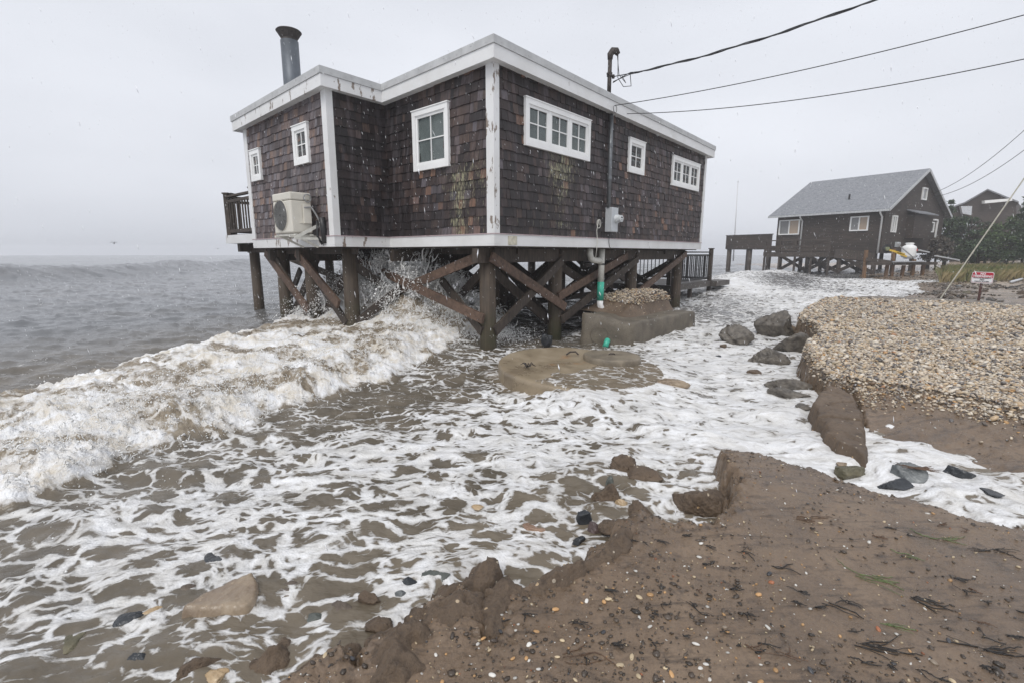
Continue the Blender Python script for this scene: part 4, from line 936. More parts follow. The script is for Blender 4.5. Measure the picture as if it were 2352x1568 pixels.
# candidate points, denser near the camera
N = 330000; rr_ = 2.9*np.exp(rg.uniform(0, 1, N)**.8*math.log(15/2.9)); aa = rg.uniform(R(14), R(60), N)
px_, py_ = rr_*np.sin(aa), rr_*np.cos(aa)
z_, w_, _, dg_, dbb_ = ground_z(px_, py_, True)
edge2 = sst(-.75, .1, dg_+.25*fbm(px_*2.5, py_*2.5, 4, 44)); edge = sst(-.35, .1, dg_+.25*fbm(px_*2.5, py_*2.5, 4, 44))
keep = (((w_ == 2) & (dg_ > -.02)) | ((w_ == 3) & (rg.random(N) < edge2**3*.7))) & (rg.random(N) < np.clip((rr_/6)**.0, 0, 1))
px_, py_, z_, rr_ = px_[keep], py_[keep], z_[keep], rr_[keep]
sel = rg.permutation(len(px_))[:130000]; px_, py_, z_, rr_ = px_[sel], py_[sel], z_[sel], rr_[sel]
S = np.clip(rg.lognormal(math.log(.0102), .42, len(px_)), .005, .04)*(1+.05*np.clip(rr_-5, 0, 12))
print('gravel', len(px_))
g_ = pebbles(np.stack([px_, py_, z_+S*rg.uniform(.0, .8, len(S))], 1), S, cols(len(S), rg), mat=PEB, name='gravel'); tag(g_, kind='stuff')
hp_ = [h for h in heap_pts if h[3] > .25]; idx = rg.integers(0, len(hp_), 5200); HP = np.array(hp_)[idx]; S = np.clip(rg.lognormal(math.log(.017), .3, len(HP)), .01, .04)
zt_ = HP[:, 2]+S*.4; g2 = pebbles(np.stack([HP[:, 0]+rg.normal(0, .035, len(S)), HP[:, 1]+rg.normal(0, .035, len(S)), zt_+rg.normal(0, .012, len(S))], 1), S, cols(len(S), rg), mat=PEB, name='heap_gravel'); g2.parent = hx; g2.location = -hx.location; g2['kind'] = 'stuff'

ROCKS = [ # name,label,cat,px,py,w,h,mat,seed,kw
 ('soil_block', 'large angular grey brown soil block, topmost in the surf left of the pebble bank', 'soil block', 1785, 748, 80, 62, 'block', 3, dict(rough=.06, depth=.9, tilt=.2)),
 ('soil_block', 'low dark jagged chunk farthest left of the blocks near the pebble bank', 'soil block', 1685, 772, 66, 38, 'block', 5, dict(rough=.07)),
 ('soil_block', 'rounded brown block standing alone in foam below the large angular block', 'soil block', 1760, 816, 78, 48, 'block', 8, dict(rough=.07)),
 ('soil_block', 'brown block leaning against the foot of the pebble bank cliff', 'soil block', 1815, 790, 86, 50, 'block', 12, dict(rough=.06, rz=.6)),
 ('soil_slab', 'flat wedge of dark soil lying in foam below the rounded block', 'soil block', 1808, 880, 112, 32, 'block', 15, dict(rough=.06, depth=.7, rz=-.2)),
 ('soil_slab', 'narrow dark soil wedge just in front of the flat wedge in the foam', 'soil block', 1808, 906, 78, 20, 'block', 17, dict(rough=.06, depth=.5, rz=-.3)),
 ('stone', 'small brown stone pair of bumps between the standing block and the flat wedge', 'stone', 1733, 858, 28, 11, 'C', 19, {}),
 ('stone', 'tiny dark stone breaking the foam near the low jagged chunk', 'stone', 1662, 794, 16, 8, 'C', 20, {}),
 ('stone', 'tiny flat stone in foam right below the low jagged chunk', 'stone', 1650, 822, 22, 5, 'dark', 21, {}),
 ('stone', 'tan concrete fragment awash right of the round tank lid', 'stone', 1545, 896, 62, 22, 'tan', 23, dict(depth=.6)),
 ('stone', 'pale tan stone between the angular block and the pebble bank cliff', 'stone', 1812, 758, 30, 20, 'tan', 24, {}),
 ('soil_slab', 'low soil fragment just above the cracked slab in the foam', 'soil block', 1842, 938, 30, 10, 'block', 26, {}),
 ('stone', 'dark speckled round stone in the channel, nearest to the cracked slab', 'stone', 1943, 1041, 36, 19, 'grey', 31, dict(zb=0)),
 ('stone', 'olive brown boulder at the sand edge in the right channel', 'stone', 1952, 1080, 52, 30, 'olive', 33, dict(zb=0)),
 ('stone', 'small pinkish stone just behind the olive boulder', 'stone', 1930, 1067, 26, 14, 'tan', 34, dict(zb=0)),
 ('stone', 'black pointed stone with its tip toward the foreground sand in the right channel', 'stone', 2057, 1112, 74, 24, 'dark', 35, dict(zb=0, depth=.5)),
 ('stone', 'pale grey angular stone behind the black pointed stone', 'stone', 2084, 1088, 58, 38, 'grey', 36, dict(zb=0)),
 ('stone', 'dark long stone awash toward the right edge of the channel', 'stone', 2208, 1086, 62, 26, 'dark', 38, dict(zb=0, depth=.6, rz=-.4)),
 ('stone', 'nearly drowned dark stone lowest in the right channel', 'stone', 2270, 1141, 44, 12, 'dark', 40, dict(zb=0)),
 ('soil_clod', 'brown clod highest of those in the middle of the surf', 'soil clod', 1433, 1068, 56, 34, 'C', 41, dict(zb=0, rough=.07)),
 ('soil_clod', 'low flat clod right beside the highest clod in mid surf', 'soil clod', 1470, 1092, 74, 22, 'C', 43, dict(zb=0, rough=.07)),
 ('soil_clod', 'brown clod carrying a small grey stone on its top', 'soil clod', 1398, 1134, 62, 42, 'C', 44, dict(zb=0, rough=.07)),
 ('stone', 'small slate grey stone perched behind a brown clod in mid surf', 'stone', 1399, 1104, 20, 20, 'green', 45, dict(zb=.03)),
 ('soil_clod', 'small drowned clod left of the clod that carries a grey stone', 'soil clod', 1368, 1140, 28, 20, 'C', 46, dict(zb=0)),
 ('stone', 'white and orange stone shining between brown clods in the surf', 'stone', 1426, 1160, 22, 17, 'orange', 47, dict(zb=0)),
 ('stone', 'blue black pointed stone in the surf above the sand ridge', 'stone', 1345, 1188, 34, 34, 'dark', 48, dict(zb=0)),
 ('stone', 'purple brown stone just below the blue black pointed stone', 'stone', 1362, 1212, 34, 22, 'purple', 50, dict(zb=0)),
 ('stone', 'small black stone at the foam edge above the long sand ridge', 'stone', 1328, 1238, 28, 18, 'dark', 51, dict(zb=0)),
 ('soil_clod', 'big brown clod beside the notch of the foreground sand', 'soil clod', 1608, 1150, 108, 66, 'C', 52, dict(zb=0, rough=.06)),
 ('soil_clod', 'clod speckled with pebbles between the big clod and the blue black stone', 'soil clod', 1466, 1176, 70, 34, 'C', 54, dict(zb=0, rough=.07, rz=.5)),
 ('soil_clod', 'low clod at the upper end of the long sand ridge', 'soil clod', 1420, 1208, 66, 26, 'C', 56, dict(zb=.03, rough=.07)),
 ('stone', 'pinkish boulder under thin water above the long sand ridge', 'stone', 1228, 1216, 48, 20, 'pink', 57, dict(zb=-.03)),
 ('stone', 'orange brown stone under water right of the foam patch', 'stone', 1095, 1174, 28, 12, 'orange', 58, dict(zb=-.03)),
 ('stone', 'grey green stone with a twig over it at the sand edge', 'stone', 1002, 1328, 56, 26, 'green', 59, dict(zb=-.02, depth=.9)),
 ('stone', 'small round dark stone left of the grey green stone', 'stone', 942, 1340, 34, 14, 'dark', 60, dict(zb=-.01)),
 ('stone', 'small grey stone ringed by foam near the brown clods at lower centre', 'stone', 922, 1364, 26, 14, 'grey', 61, dict(zb=-.01)),
 ('soil_clod', 'brown clod with a curled root, highest of the lower centre clods', 'soil clod', 852, 1372, 46, 36, 'C', 62, dict(zb=-.02)),
 ('stone', 'dark grey stone awash above the tan wedge slab', 'stone', 500, 1290, 52, 16, 'dark', 65, dict(zb=-.03)),
 ('stone', 'yellow orange oblong stone left of the tan wedge slab', 'stone', 347, 1406, 38, 16, 'orange', 66, dict(zb=-.02, depth=.6, rz=.5)),
 ('stone', 'dark stone drowned left of the yellow orange stone', 'stone', 298, 1430, 50, 14, 'dark', 67, dict(zb=-.03)),
 ('stone', 'flat brown stone under thin water right of the tan wedge slab', 'stone', 655, 1372, 92, 16, 'brown', 90, dict(zb=-.05, rz=.4)),
 ('stone', 'small rusty stone above the yellow orange oblong stone', 'stone', 432, 1352, 26, 10, 'brown', 91, dict(zb=-.02)),
 ('stone', 'mossy drowned stone at left bottom between foam threads', 'stone', 165, 1492, 70, 18, 'olive', 92, dict(zb=-.05, rz=.4)),
 ('stone', 'brown stone under water right above the curled root clod', 'stone', 785, 1405, 46, 16, 'brown', 93, dict(zb=-.04)),
 ('stone', 'dark drowned stone between the ridge shaped clod and the foam', 'stone', 720, 1428, 40, 14, 'green', 94, dict(zb=-.03)),
 ('stone', 'black faceted stone near the lower left corner', 'stone', 322, 1520, 40, 28, 'dark', 68, dict(zb=-.02)),
 ('stone', 'big pale tan cobble at the bottom edge of the picture', 'stone', 500, 1556, 52, 22, 'orange', 69, dict(zb=-.02)),
 ('soil_clod', 'long low clod at the bottom edge left of the pale tan cobble', 'soil clod', 448, 1548, 110, 40, 'C', 72, dict(zb=-.04, rough=.07, rz=.5, depth=.5)),
 ('soil_clod', 'round clod beside a pocket of bubbles at lower centre', 'soil clod', 873, 1436, 52, 24, 'C', 74, dict(zb=-.01, rough=.07)),
 ('stone', 'dark stump of rock standing in the waves behind the second pile', 'stone', 1258, 778, 24, 26, 'dark', 80, dict(zb=.14)),
]
for (nm, lb, ct, px, py, w, h, mt_, sd_, kw) in ROCKS:
    rock(nm, lb, ct, px, py, w, h, CLOD if mt_ == 'C' else RK[mt_], sd_, **kw)
# cracked slab that broke off the bank
sl = [gp(x, y, .2)[:2] for x, y in [(1885, 900), (1905, 890), (1935, 898), (1960, 912), (1978, 940), (1984, 975), (1998, 1005), (1990, 1022), (1950, 1003), (1915, 985), (1893, 960), (1870, 928), (1872, 912)]]
def patch(name, poly, ztop_f, mat, label, cat, res=.014, edge=.035, zbase=-.25, wob=.02):
    P = np.array([p[:2] for p in poly]); lo = P.min(0)-.12; hi = P.max(0)+.12; nx = int((hi[0]-lo[0])/res); ny = int((hi[1]-lo[1])/res)
    X, Y = np.meshgrid(np.linspace(lo[0], hi[0], nx), np.linspace(lo[1], hi[1], ny), indexing='ij'); X = X.ravel(); Y = Y.ravel()
    d = sdf(X, Y, P)+wob*fbm(X*6, Y*6, 4, 7)*2+wob*.5*fbm(X*25, Y*25, 3, 8)
    zt = ztop_f(X, Y, d); Z = zbase+(zt-zbase)*sst(-edge*2, edge*.4, d)
    idx = np.arange(nx*ny).reshape(nx, ny); F = np.stack([idx[:-1, :-1], idx[1:, :-1], idx[1:, 1:], idx[:-1, 1:]], -1).reshape(-1, 4)
    ok = (d[F] > -edge*2.2).any(1); F = F[ok]; u, inv = np.unique(F, return_inverse=True); F = inv.reshape(F.shape)
    c = np.array([P[:, 0].mean(), P[:, 1].mean(), 0]); o_ = big_mesh(name, np.stack([X, Y, Z], 1)[u]-c, F, mat); o_.location = c; return tag(o_, label, cat)
cs = sum(sl)/len(sl)
def slab_z(X, Y, d):
    crk = -.06*np.exp(-((Y-cs[1]+.10+.35*(X-cs[0])+.05*fbm(X*6, Y*6, 3, 4))/.014)**2)-.03*np.exp(-((Y-cs[1]-.22-.2*(X-cs[0])+.05*fbm(X*6, Y*6, 3, 5))/.012)**2)*(X > cs[0])
    return .17+.05*(Y-cs[1])-.06*(cs[0]-X)+.025*fbm(X*3, Y*3, 4, 12)+.010*fbm(X*14, Y*14, 4, 13)+crk
patch('soil_slab', sl, slab_z, CLOD, 'cracked tongue shaped slab of brown soil splitting away from the bank', 'soil block')
CL = lambda X, Y, d: .012*ridge(X*11, Y*11, 4, 24)+.012*fbm(X*30, Y*30, 3, 25, .7)
for pts, z0_, zr_, lb in [
  ([(1000, 1345), (1040, 1318), (1100, 1285), (1140, 1262), (1152, 1272), (1148, 1296), (1110, 1325), (1070, 1345), (1045, 1372), (1005, 1372)], .10, .055, 'finger shaped clod pointing up right into the surf'),
  ([(930, 1400), (985, 1372), (1040, 1352), (1085, 1348), (1104, 1362), (1106, 1400), (1088, 1440), (1030, 1452), (985, 1450), (950, 1430)], .13, .06, 'broad cracked clod on the sand edge left of the foam filled notch'),
  ([(825, 1480), (860, 1440), (905, 1408), (960, 1398), (1000, 1410), (1010, 1440), (985, 1470), (990, 1510), (950, 1560), (900, 1600), (850, 1560), (815, 1515)], .12, .08, 'massive dark cracked clod at the foot of the picture, lower centre'),
  ([(1122, 1425), (1122, 1370), (1142, 1325), (1165, 1305), (1195, 1312), (1215, 1345), (1195, 1372), (1160, 1395), (1140, 1435)], .15, .05, 'rough clod right of the foam filled notch in the sand edge'),
  ([(655, 1560), (690, 1510), (745, 1480), (800, 1452), (845, 1442), (852, 1458), (815, 1478), (820, 1500), (790, 1530), (740, 1560), (700, 1600)], .05, .06, 'ridge shaped clod between foam streams at lower centre'),
  ([(560, 1500), (590, 1475), (640, 1462), (668, 1470), (660, 1492), (610, 1515), (575, 1520)], .0, .06, 'pebbly clod drowned behind the pale tan cobble at lower left')]:
    patch('soil_clod', [gp(x, y, z0_+zr_*.7) for x, y in pts], lambda X, Y, d, z0_=z0_, zr_=zr_: z0_+zr_*sst(0, .10, d)*(1+.5*fbm(X*5, Y*5, 3, 30))+CL(X, Y, d), CLOD, lb, 'soil clod', .009, .02, -.1, .035)
patch('stone_slab', [gp(x, y, .06) for x, y in [(425, 1392), (480, 1360), (545, 1325), (582, 1308), (594, 1330), (590, 1368), (572, 1388), (500, 1396)]], lambda X, Y, d: .012+.05*sst(-2.02, -1.55, X)+.01*fbm(X*6, Y*6, 4, 35)+.003*fbm(X*40, Y*40, 2, 36), RK['tan'], 'large tan wedge shaped slab half drowned at lower left', 'stone slab', .009, .012, -.1, .012)
# long eroded ridge on the foreground sand edge
rdg = [gp(x, y, .18) for x, y in [(1195, 1345), (1240, 1322), (1300, 1298), (1360, 1264), (1405, 1232), (1440, 1200), (1462, 1212), (1440, 1245), (1395, 1282), (1330, 1318), (1260, 1358), (1205, 1372)]]
patch('soil_ridge', rdg, lambda X, Y, d: .155+.045*sst(0, .06, d)+.02*ridge(X*7, Y*7, 4, 14)+.012*fbm(X*25, Y*25, 3, 15), CLOD, 'long low ridge of dark crumbled soil along the edge of the foreground sand', 'soil ridge', .01, .03, .05, .03)

# =================================================================== FAR HOUSE
yw = R(-33.4); K = np.array([21.6, 28.8]); f1 = np.array([math.sin(yw), math.cos(yw)]); f2 = np.array([f1[1], -f1[0]])
F1, F2 = V3(f1), V3(f2)
def K3(a, b_, z): p = K+f1*a+f2*b_; return np.array([p[0], p[1], z])
ZF, ZE = 1.72, 4.12; WA, WG = 6.2, 9.6; ZR = ZE+2.42
def m_board(name, c0, c1):
    b = NB(name); z = b.n('SeparateXYZ', Vector=b.co()).outputs[2]
    ln = b.math('FRACT', b.math('MULTIPLY', z, 6.)); g = b.noise(1, 5, .7, b.map((3, 3, 22))); l = b.noise(1.2, 4, .6)
    c = b.mix(b.ramp(g, [(.3, 0.), (.7, 1.)]), c0, c1); c = b.mix(b.ramp(ln, [(0., .8), (.12, 0.)]), c, (.008, .007, .006)); c = b.mix(b.ramp(l, [(.4, 0.), (.75, .5)]), c, tuple(x*.5 for x in c0))
    return b.fin(c, .7, b.bump(ln, .6, .02))
BOARD = m_board('dark_weathered_boards', (.022, .016, .013), (.085, .062, .048))
b = NB('grey_roof_shingles'); br_ = b.n('TexBrick', Vector=b.map((1, 1, 1)), Scale=1.); n5 = b.noise(9, 5, .75); n6 = b.noise(1, 2, .5, b.map((3, 3, 9)))
RS2 = b.fin(b.mix(b.ramp(n5, [(.35, 0.), (.65, 1.)]), b.mix(b.ramp(n6, [(.4, 0.), (.6, 1.)]), (.10, .105, .115), (.15, .155, .17)), (.27, .28, .30)), .6, b.bump(n5, .4, .02))
h2 = thing('far_house', K3(3, 4.5, 0), 'dark board clad beach house with pitched grey roof on stilts at the waterline, right', 'house')
q = MB(); q.box(K3(WA/2, .06, (ZF+ZE)/2+.1), (WA, .12, ZE-ZF+.2), (F1, F2, UP)); q.build('wall', BOARD, h2)
q = MB(); q.box(K3(WA/2, WG-.06, (ZF+ZE)/2+.1), (WA, .12, ZE-ZF+.2), (F1, F2, UP)); q.build('wall', BOARD, h2)
for a in (0, WA-.12):
    q = MB(); v = [K3(a, .12, ZF), K3(a, WG-.12, ZF), K3(a, WG-.12, ZE+.12), K3(a, WG/2, ZR+.05), K3(a, .12, ZE+.12)]; v2 = [p+F1*.12 for p in v]
    q.add(v+v2, [(0, 1, 2, 3, 4)[::-1], (5, 6, 7, 8, 9)]+[(i, (i+1) % 5, 5+(i+1) % 5, 5+i) for i in range(5)]); q.build('wall', BOARD, h2)
q = MB(); q.box(K3(WA/2, WG/2, ZF-.03), (WA-.1, WG-.1, .1), (F1, F2, UP)); q.build('floor', DARKW, h2)
for sgn in (0, 1):
    b0 = -.4 if not sgn else WG+.4; zb0 = ZE-.1; q = MB(); th_ = .12
    v = [K3(-.3, b0, zb0), K3(WA+.45, b0, zb0), K3(WA+.45, WG/2, ZR+.12), K3(-.3, WG/2, ZR+.12)]
    q.add(v+[p+UP*th_ for p in v], [(0, 1, 2, 3), (7, 6, 5, 4), (0, 4, 5, 1), (1, 5, 6, 2), (2, 6, 7, 3), (3, 7, 4, 0)]); RF = q.build('roof', RS2, h2)
    q = MB(); q.beam(K3(-.32, b0, zb0+.03), K3(-.32, WG/2, ZR+.15), .03, .16, up=UP); q.build('rake_board', m_flat('grey_trim', (.45, .46, .47), .5), h2)
    q = MB(); q.box(K3(WA/2+.07, b0+(-.05 if not sgn else .05), zb0+.03), (WA+.75, .08, .12), (F1, F2, UP)); q.build('gutter', m_flat('grey_trim', (.45, .46, .47), .5), h2)
q = MB(); vp = K3(2.5, 1.25, ZE+.75); q.cyl(vp, vp+UP*.42, .055, n=10); q.build('vent_pipe', BLACK, h2)
for a in (.12, 4.55):
    q = MB(); q.tube([K3(a, -.42, ZE-.1), K3(a, -.38, ZE-.22), K3(a, -.06, ZE-.42), K3(a, -.06, ZF-.1)], .045, 8); q.build('downpipe', VINYL, h2, True)
TANW = m_flat('tan_curtain', (.36, .28, .22), .8); GRW = m_flat('grey_curtain', (.17, .16, .16), .8)
def win2(O, e, n, w, h, fracs, mats, root, fr=.07):
    Wd = MB(); 
    for (a, b_, c, d) in ((0, w, h-fr, h), (0, w, 0, fr), (0, fr, fr, h-fr), (w-fr, w, fr, h-fr)): Wd.box(O+e*(a+b_)/2+n*.04+UP*(c+d)/2, (b_-a, .08, d-c), (e, n, UP))
    x = fr
    for i, f in enumerate(fracs[:-1]): x += (w-2*fr)*f; Wd.box(O+e*x+n*.04+UP*h/2, (.06, .076, h-2*fr), (e, n, UP))
    W_ = Wd.build('window', VINYL, root); x = fr
    for f, m_ in zip(fracs, mats):
        g = MB(); ww = (w-2*fr)*f; g.box(O+e*(x+ww/2)+n*.012+UP*h/2, (ww, .02, h-2*fr), (e, n, UP)); g.build('pane', m_, W_); x += ww
def mkglass(n_, c): b = NB(n_); return b.fin(c, .08)
GG = mkglass('far_grey_pane', (.20, .20, .20)); GT = mkglass('far_tan_pane', (.36, .28, .21)); GD = mkglass('far_dark_pane', (.04, .05, .05))
win2(K3(6.05, 0, 2.85), -F1, -F2, 1.35, .98, (.5, .5), (GG, GT), h2)
win2(K3(1.75, 0, 2.95), -F1, -F2, .98, .86, (.5, .5), (GG, GT), h2)
win2(K3(0, 1.0, 2.85), F2, -F1, .66, .98, (.5, .5), (GD, GG), h2)
win2(K3(0, 7.2, 3.0), F2, -F1, .62, .66, (1.,), (GD,), h2)
win2(K3(0, 5.0, 4.95), F2, -F1, .75, .75, (1.,), (GG,), h2)
q = MB(); q.box(K3(-.2, 4.7, 3.25), (.4, 3.0, 1.4), (F1, F2, UP)); q.build('porch', BOARD, h2)
q = MB(); v = [K3(-.62, 3.0, 3.98), K3(-.62, 6.4, 3.98), K3(-.0, 6.4, 4.22), K3(-.0, 3.0, 4.22)]; q.add(v+[p+UP*.06 for p in v], [(3, 2, 1, 0), (4, 5, 6, 7), (0, 1, 5, 4), (1, 2, 6, 5), (2, 3, 7, 6), (3, 0, 4, 7)]); q.build('porch_roof', RS2, h2)
q = MB(); q.box(K3(-.04, 8.35, 2.75), (.08, .1, 2.1), (F1, F2, UP)); q.box(K3(-.04, 8.0, 3.82), (.08, .7, .09), (F1, F2, UP)); q.build('door_trim', VINYL, h2)
# far house piles and cross braces
for (a, b_) in [(.4, .4), (2.3, .4), (4.2, .4), (6, .4), (.4, 3.2), (2.3, 3.2), (4.2, 3.2), (6, 3.2), (.4, 6.2), (3.2, 6.2), (6, 6.2), (.4, 9.2), (3.2, 9.2), (6, 9.2)]:
    q = MB(); p = K3(a, b_, 0); q.cyl((p[0], p[1], -.5), (p[0], p[1], ZF-.05), .13, n=10); q.build('pile', DARKW, h2, True)
for (a0, a1, b_) in [(.4, 2.3, .25), (2.3, 4.2, .25), (4.2, 6, .25), (2.3, 4.2, 3.4), (4.2, 6, 3.4)]:
    for s_ in (0, 1): q = MB(); q.beam(K3(a0, b_, ZF-.2 if s_ else .5), K3(a1, b_+.06*s_, .5 if s_ else ZF-.2), .05, .2); q.build('brace', DARKW, h2)
# seaward deck with solid parapet
d2 = thing('far_deck', K3(8, 2, 0), 'long dark timber deck with a solid parapet reaching seaward from the far house', 'deck')
q = MB(); q.box(K3(7.95, 1.1, 1.98), (3.4, 3.0, .14), (F1, F2, UP)); q.build('deck_floor', DARKW, d2)
q = MB(); q.box(K3(7.95, -.42, 2.42), (3.4, .06, .95), (F1, F2, UP)); q.box(K3(9.68, 1.1, 2.42), (.06, 3.0, .95), (F1, F2, UP)); q.build('parapet', BOARD, d2)
q = MB(); q.box(K3(7.95, -.42, 2.92), (3.5, .14, .05), (F1, F2, UP)); q.box(K3(9.68, 1.15, 2.92), (.14, 2.98, .05), (F1, F2, UP)); q.build('rail_cap', DECKW, d2)
for (a, b_) in [(9.5, -.2), (7.9, -.2), (6.5, -.2), (9.5, 2.3), (7.9, 2.3)]:
    q = MB(); p = K3(a, b_, 0); q.cyl((p[0], p[1], -.5), (p[0], p[1], 1.92), .16, n=10); q.build('pile', DARKW, d2, True)
fpl = thing('flagpole', dp(1682, 620, 36), 'thin bare flagpole rising at the seaward end of the far deck', 'flagpole')
q = MB(); a = dp(1684, 600, 36.2); b_ = dp(1695, 420, 36.2); q.cyl(a, b_, .05, .028, 8); q.build('pole', m_flat('white_pole', (.6, .6, .62), .4), fpl, True)
q = MB(); q.cyl(b_, b_+UP*.12, .05, .03, 8); q.build('finial', m_flat('white_pole2', (.6, .6, .62), .4), fpl)
# side walkway on the near long wall
wk = thing('walkway', K3(4, -.8, 0), 'dark timber walkway with open railing along the long wall of the far house', 'walkway')
q = MB(); q.box(K3(4.2, -.75, 1.55), (4.1, 1.2, .3), (F1, F2, UP)); q.build('walkway_floor', DARKW, wk)
q = MB()
for z in (2.45, 2.05, 1.85): q.box(K3(4.2, -1.3, z), (4.0, .04, .07 if z > 2.2 else .13), (F1, F2, UP))
q.build('rail', DARKW, wk)
for a in (2.2, 3.2, 4.2, 5.2, 6.2):
    q = MB(); q.box(K3(a, -1.25, 1.), (.1, .1, 3.0), (F1, F2, UP)); q.build('post', DARKW, wk)
# gable platform with propane tank
pf = thing('gable_platform', K3(-2, 3, 0), 'broken timber platform on orange brown posts before the gable of the far house', 'platform')
Gx = lambda x, y, Y: dp(x, y, Y)
OW = m_wood('orange_brown_post', (.14, .075, .035), (.27, .15, .07), (20, 20, 5), .7)
for (x, y0, y1) in [(1986, 575, 634), (2049, 572, 637), (2072, 610, 634), (2096, 596, 637), (2035, 605, 636), (2118, 605, 636)]:
    a, b_ = dp(x+4, y0, 26.5), dp(x-2, y1+3, 26.5); q = MB(); q.beam(b_-UP*.2, a, .13, .13, up=(0, 1, 0)); q.build('post', OW, pf)
q = MB(); a, b_ = dp(1975, 606, 26.9), dp(2125, 605, 26.9); q.beam(a, b_, 1.6, .14); q.build('platform_floor', DARKW, pf)
q = MB(); a, b_ = dp(1990, 596, 26.3), dp(2050, 604, 26.3); q.beam(a, b_, .05, .2); q.build('broken_board', DARKW, pf)
q = MB(); a, b_ = dp(1925, 583, 27.6), dp(2000, 592, 27.6); q.beam(a, b_, .6, .5); q.build('broken_landing', DARKW, pf)
q = MB(); q.beam(dp(2060, 560, 26.2), dp(2100, 594, 26.2), .03, .05); q.build('handrail', m_flat('grey_rail', (.3, .3, .3), .5), pf)
q = MB(); q.beam(dp(2050, 602, 26.0), dp(2126, 601, 26.0), .1, .05); q.build('edge_strip', m_flat('grey_rail2', (.33, .34, .36), .5), pf)
pb = dp(2085, 594, 26.8); pt_ = thing('propane_tank', pb, 'white upright propane tank standing on the gable platform', 'propane tank')
q = MB()
q.cyl(pb-UP*.02, pb+UP*.06, .2, n=20); z = pb[2]
prof = [(.30, .06), (.33, .12), (.33, .55), (.30, .64), (.2, .70), (.13, .72)]
for (r0, z0), (r1, z1) in zip(prof[:-1], prof[1:]): q.cyl(pb+UP*z0, pb+UP*z1, r0, r1, 22, cap=False)
q.cyl(pb+UP*.05, pb+UP*.06, .30, .30, 22); q.cyl(pb+UP*.715, pb+UP*.72, .14, .14, 22); q.build('tank_shell', VINYL, pt_, True)
q = MB(); q.cyl(pb+UP*.70, pb+UP*.84, .17, .17, 18, cap=False); q.box(pb+UP*.80, (.3, .3, .03)); q.build('collar', VINYL, pt_)
q = MB(); q.box(pb+np.array([.22, -.24, .45]), (.1, .02, .12)); q.build('label_patch', m_flat('red_sticker', (.5, .04, .04), .5), pt_)
for i in range(2):
    a, b_ = dp(2044+i*16, 575+i*6, 26.0), dp(2078+i*4, 585+i*5, 26.0); q = MB(); q.beam(a, b_, .05, .09)
    tag(q.build('yellow_board', m_flat('yellow_plastic', (.65, .42, .03), .4), None), ['upper left yellow plastic board lying in front of the propane tank', 'lower right yellow plastic board lying in front of the propane tank'][i], 'board', 'yellow boards on the platform')
hr = dp(2037, 572, 26.2); hrt = thing('hose_reel', hr, 'round coiled garden hose reel left of the propane tank', 'hose reel')
q = MB()
for k in range(5): q.tube([hr+np.array([math.cos(t)*(.13+.025*k), .03*(k % 2), math.sin(t)*(.13+.025*k)]) for t in np.linspace(0, 6.28, 26)], .016, 6)
q.build('hose', BLACK, hrt, True); q = MB(); q.cyl(hr-np.array([0, .08, 0]), hr+np.array([0, .12, 0]), .1, n=16); q.build('hub', m_flat('olive_hub', (.2, .22, .12), .5), hrt)
ab = K3(-.25, 8.55, 1.78); ac2 = thing('air_conditioner', ab, 'small white air conditioner low on the right of the far house gable', 'air conditioner')
q = MB(); q.box(ab+UP*.33, (.35, .75, .66), (F1, F2, UP)); q.build('casing', ACW, ac2, bevel=.02)
q = MB(); q.cyl(ab+UP*.33-F1*.17, ab+UP*.33-F1*.19, .24, n=22); q.build('fan_grille', ACG, ac2)
mtr = K3(-.12, 1.9, 2.0); q = MB(); q.box(mtr+UP*.15, (.12, .3, .3), (F1, F2, UP)); q.cyl(mtr+UP*.2-F1*.05, mtr+UP*.2-F1*.16, .09, n=12); tag(q.build('electric_meter', METER, None), 'small grey meter box on the gable of the far house', 'electric meter')
# fallen light boards around the far house
for i, (x0, y0, x1, y1, Y, lb) in enumerate([(2148, 588, 2202, 598, 25, 'long pale board sloping down to the grass right of the far house'), (2110, 575, 2133, 580, 26.2, 'short pale board sticking out behind the gable platform'), (2060, 624, 2112, 634, 26.8, 'pale plank lying under the gable platform')]):
    q = MB(); q.beam(dp(x0, y0, Y), dp(x1, y1, Y), .12, .06); tag(q.build('fallen_board', m_flat('pale_board', (.42, .43, .44), .6), None), lb, 'board')

# =================================================================== THIRD HOUSE, TREES, GRASS
h3 = thing('hillside_house', dp(2270, 560, 46), 'dark gabled house half hidden behind evergreens at the right edge', 'house')
def Q(x, y, Y=46.): return dp(x, y, Y)
def slabpoly(mb, pts, dvec): v = [np.array(p) for p in pts]; n = len(v); mb.add(v+[p+dvec for p in v], [tuple(range(n)), tuple(range(2*n-1, n-1, -1))]+[(i, n+i, n+(i+1) % n, (i+1) % n) for i in range(n)])
DY = np.array([6.2, 5.5, 0.])
q = MB(); slabpoly(q, [Q(2180, 620), Q(2180, 478), Q(2215, 468), Q(2268, 438), Q(2334, 462), Q(2334, 620)], DY); q.build('wall', BOARD, h3)
q = MB(); slabpoly(q, [Q(2172, 480, 45.6), Q(2215, 465, 45.6), Q(2268, 434.5, 45.6), Q(2268, 437, 45.6), Q(2215, 468, 45.6), Q(2172, 483, 45.6)], DY+np.array([0, .8, 0])); q.build('roof', RS2, h3)
q = MB(); slabpoly(q, [Q(2268, 434, 45.6), Q(2340, 463, 45.6), Q(2340, 467, 45.6), Q(2268, 437, 45.6)], DY+np.array([0, .8, 0])); q.build('roof', RS2, h3)
q = MB(); slabpoly(q, [Q(2262, 461, 45.4), Q(2325, 456, 45.4), Q(2325, 462, 45.4), Q(2262, 468, 45.4)], np.array([0, .3, 0])); q.build('eave_trim', VINYL, h3)
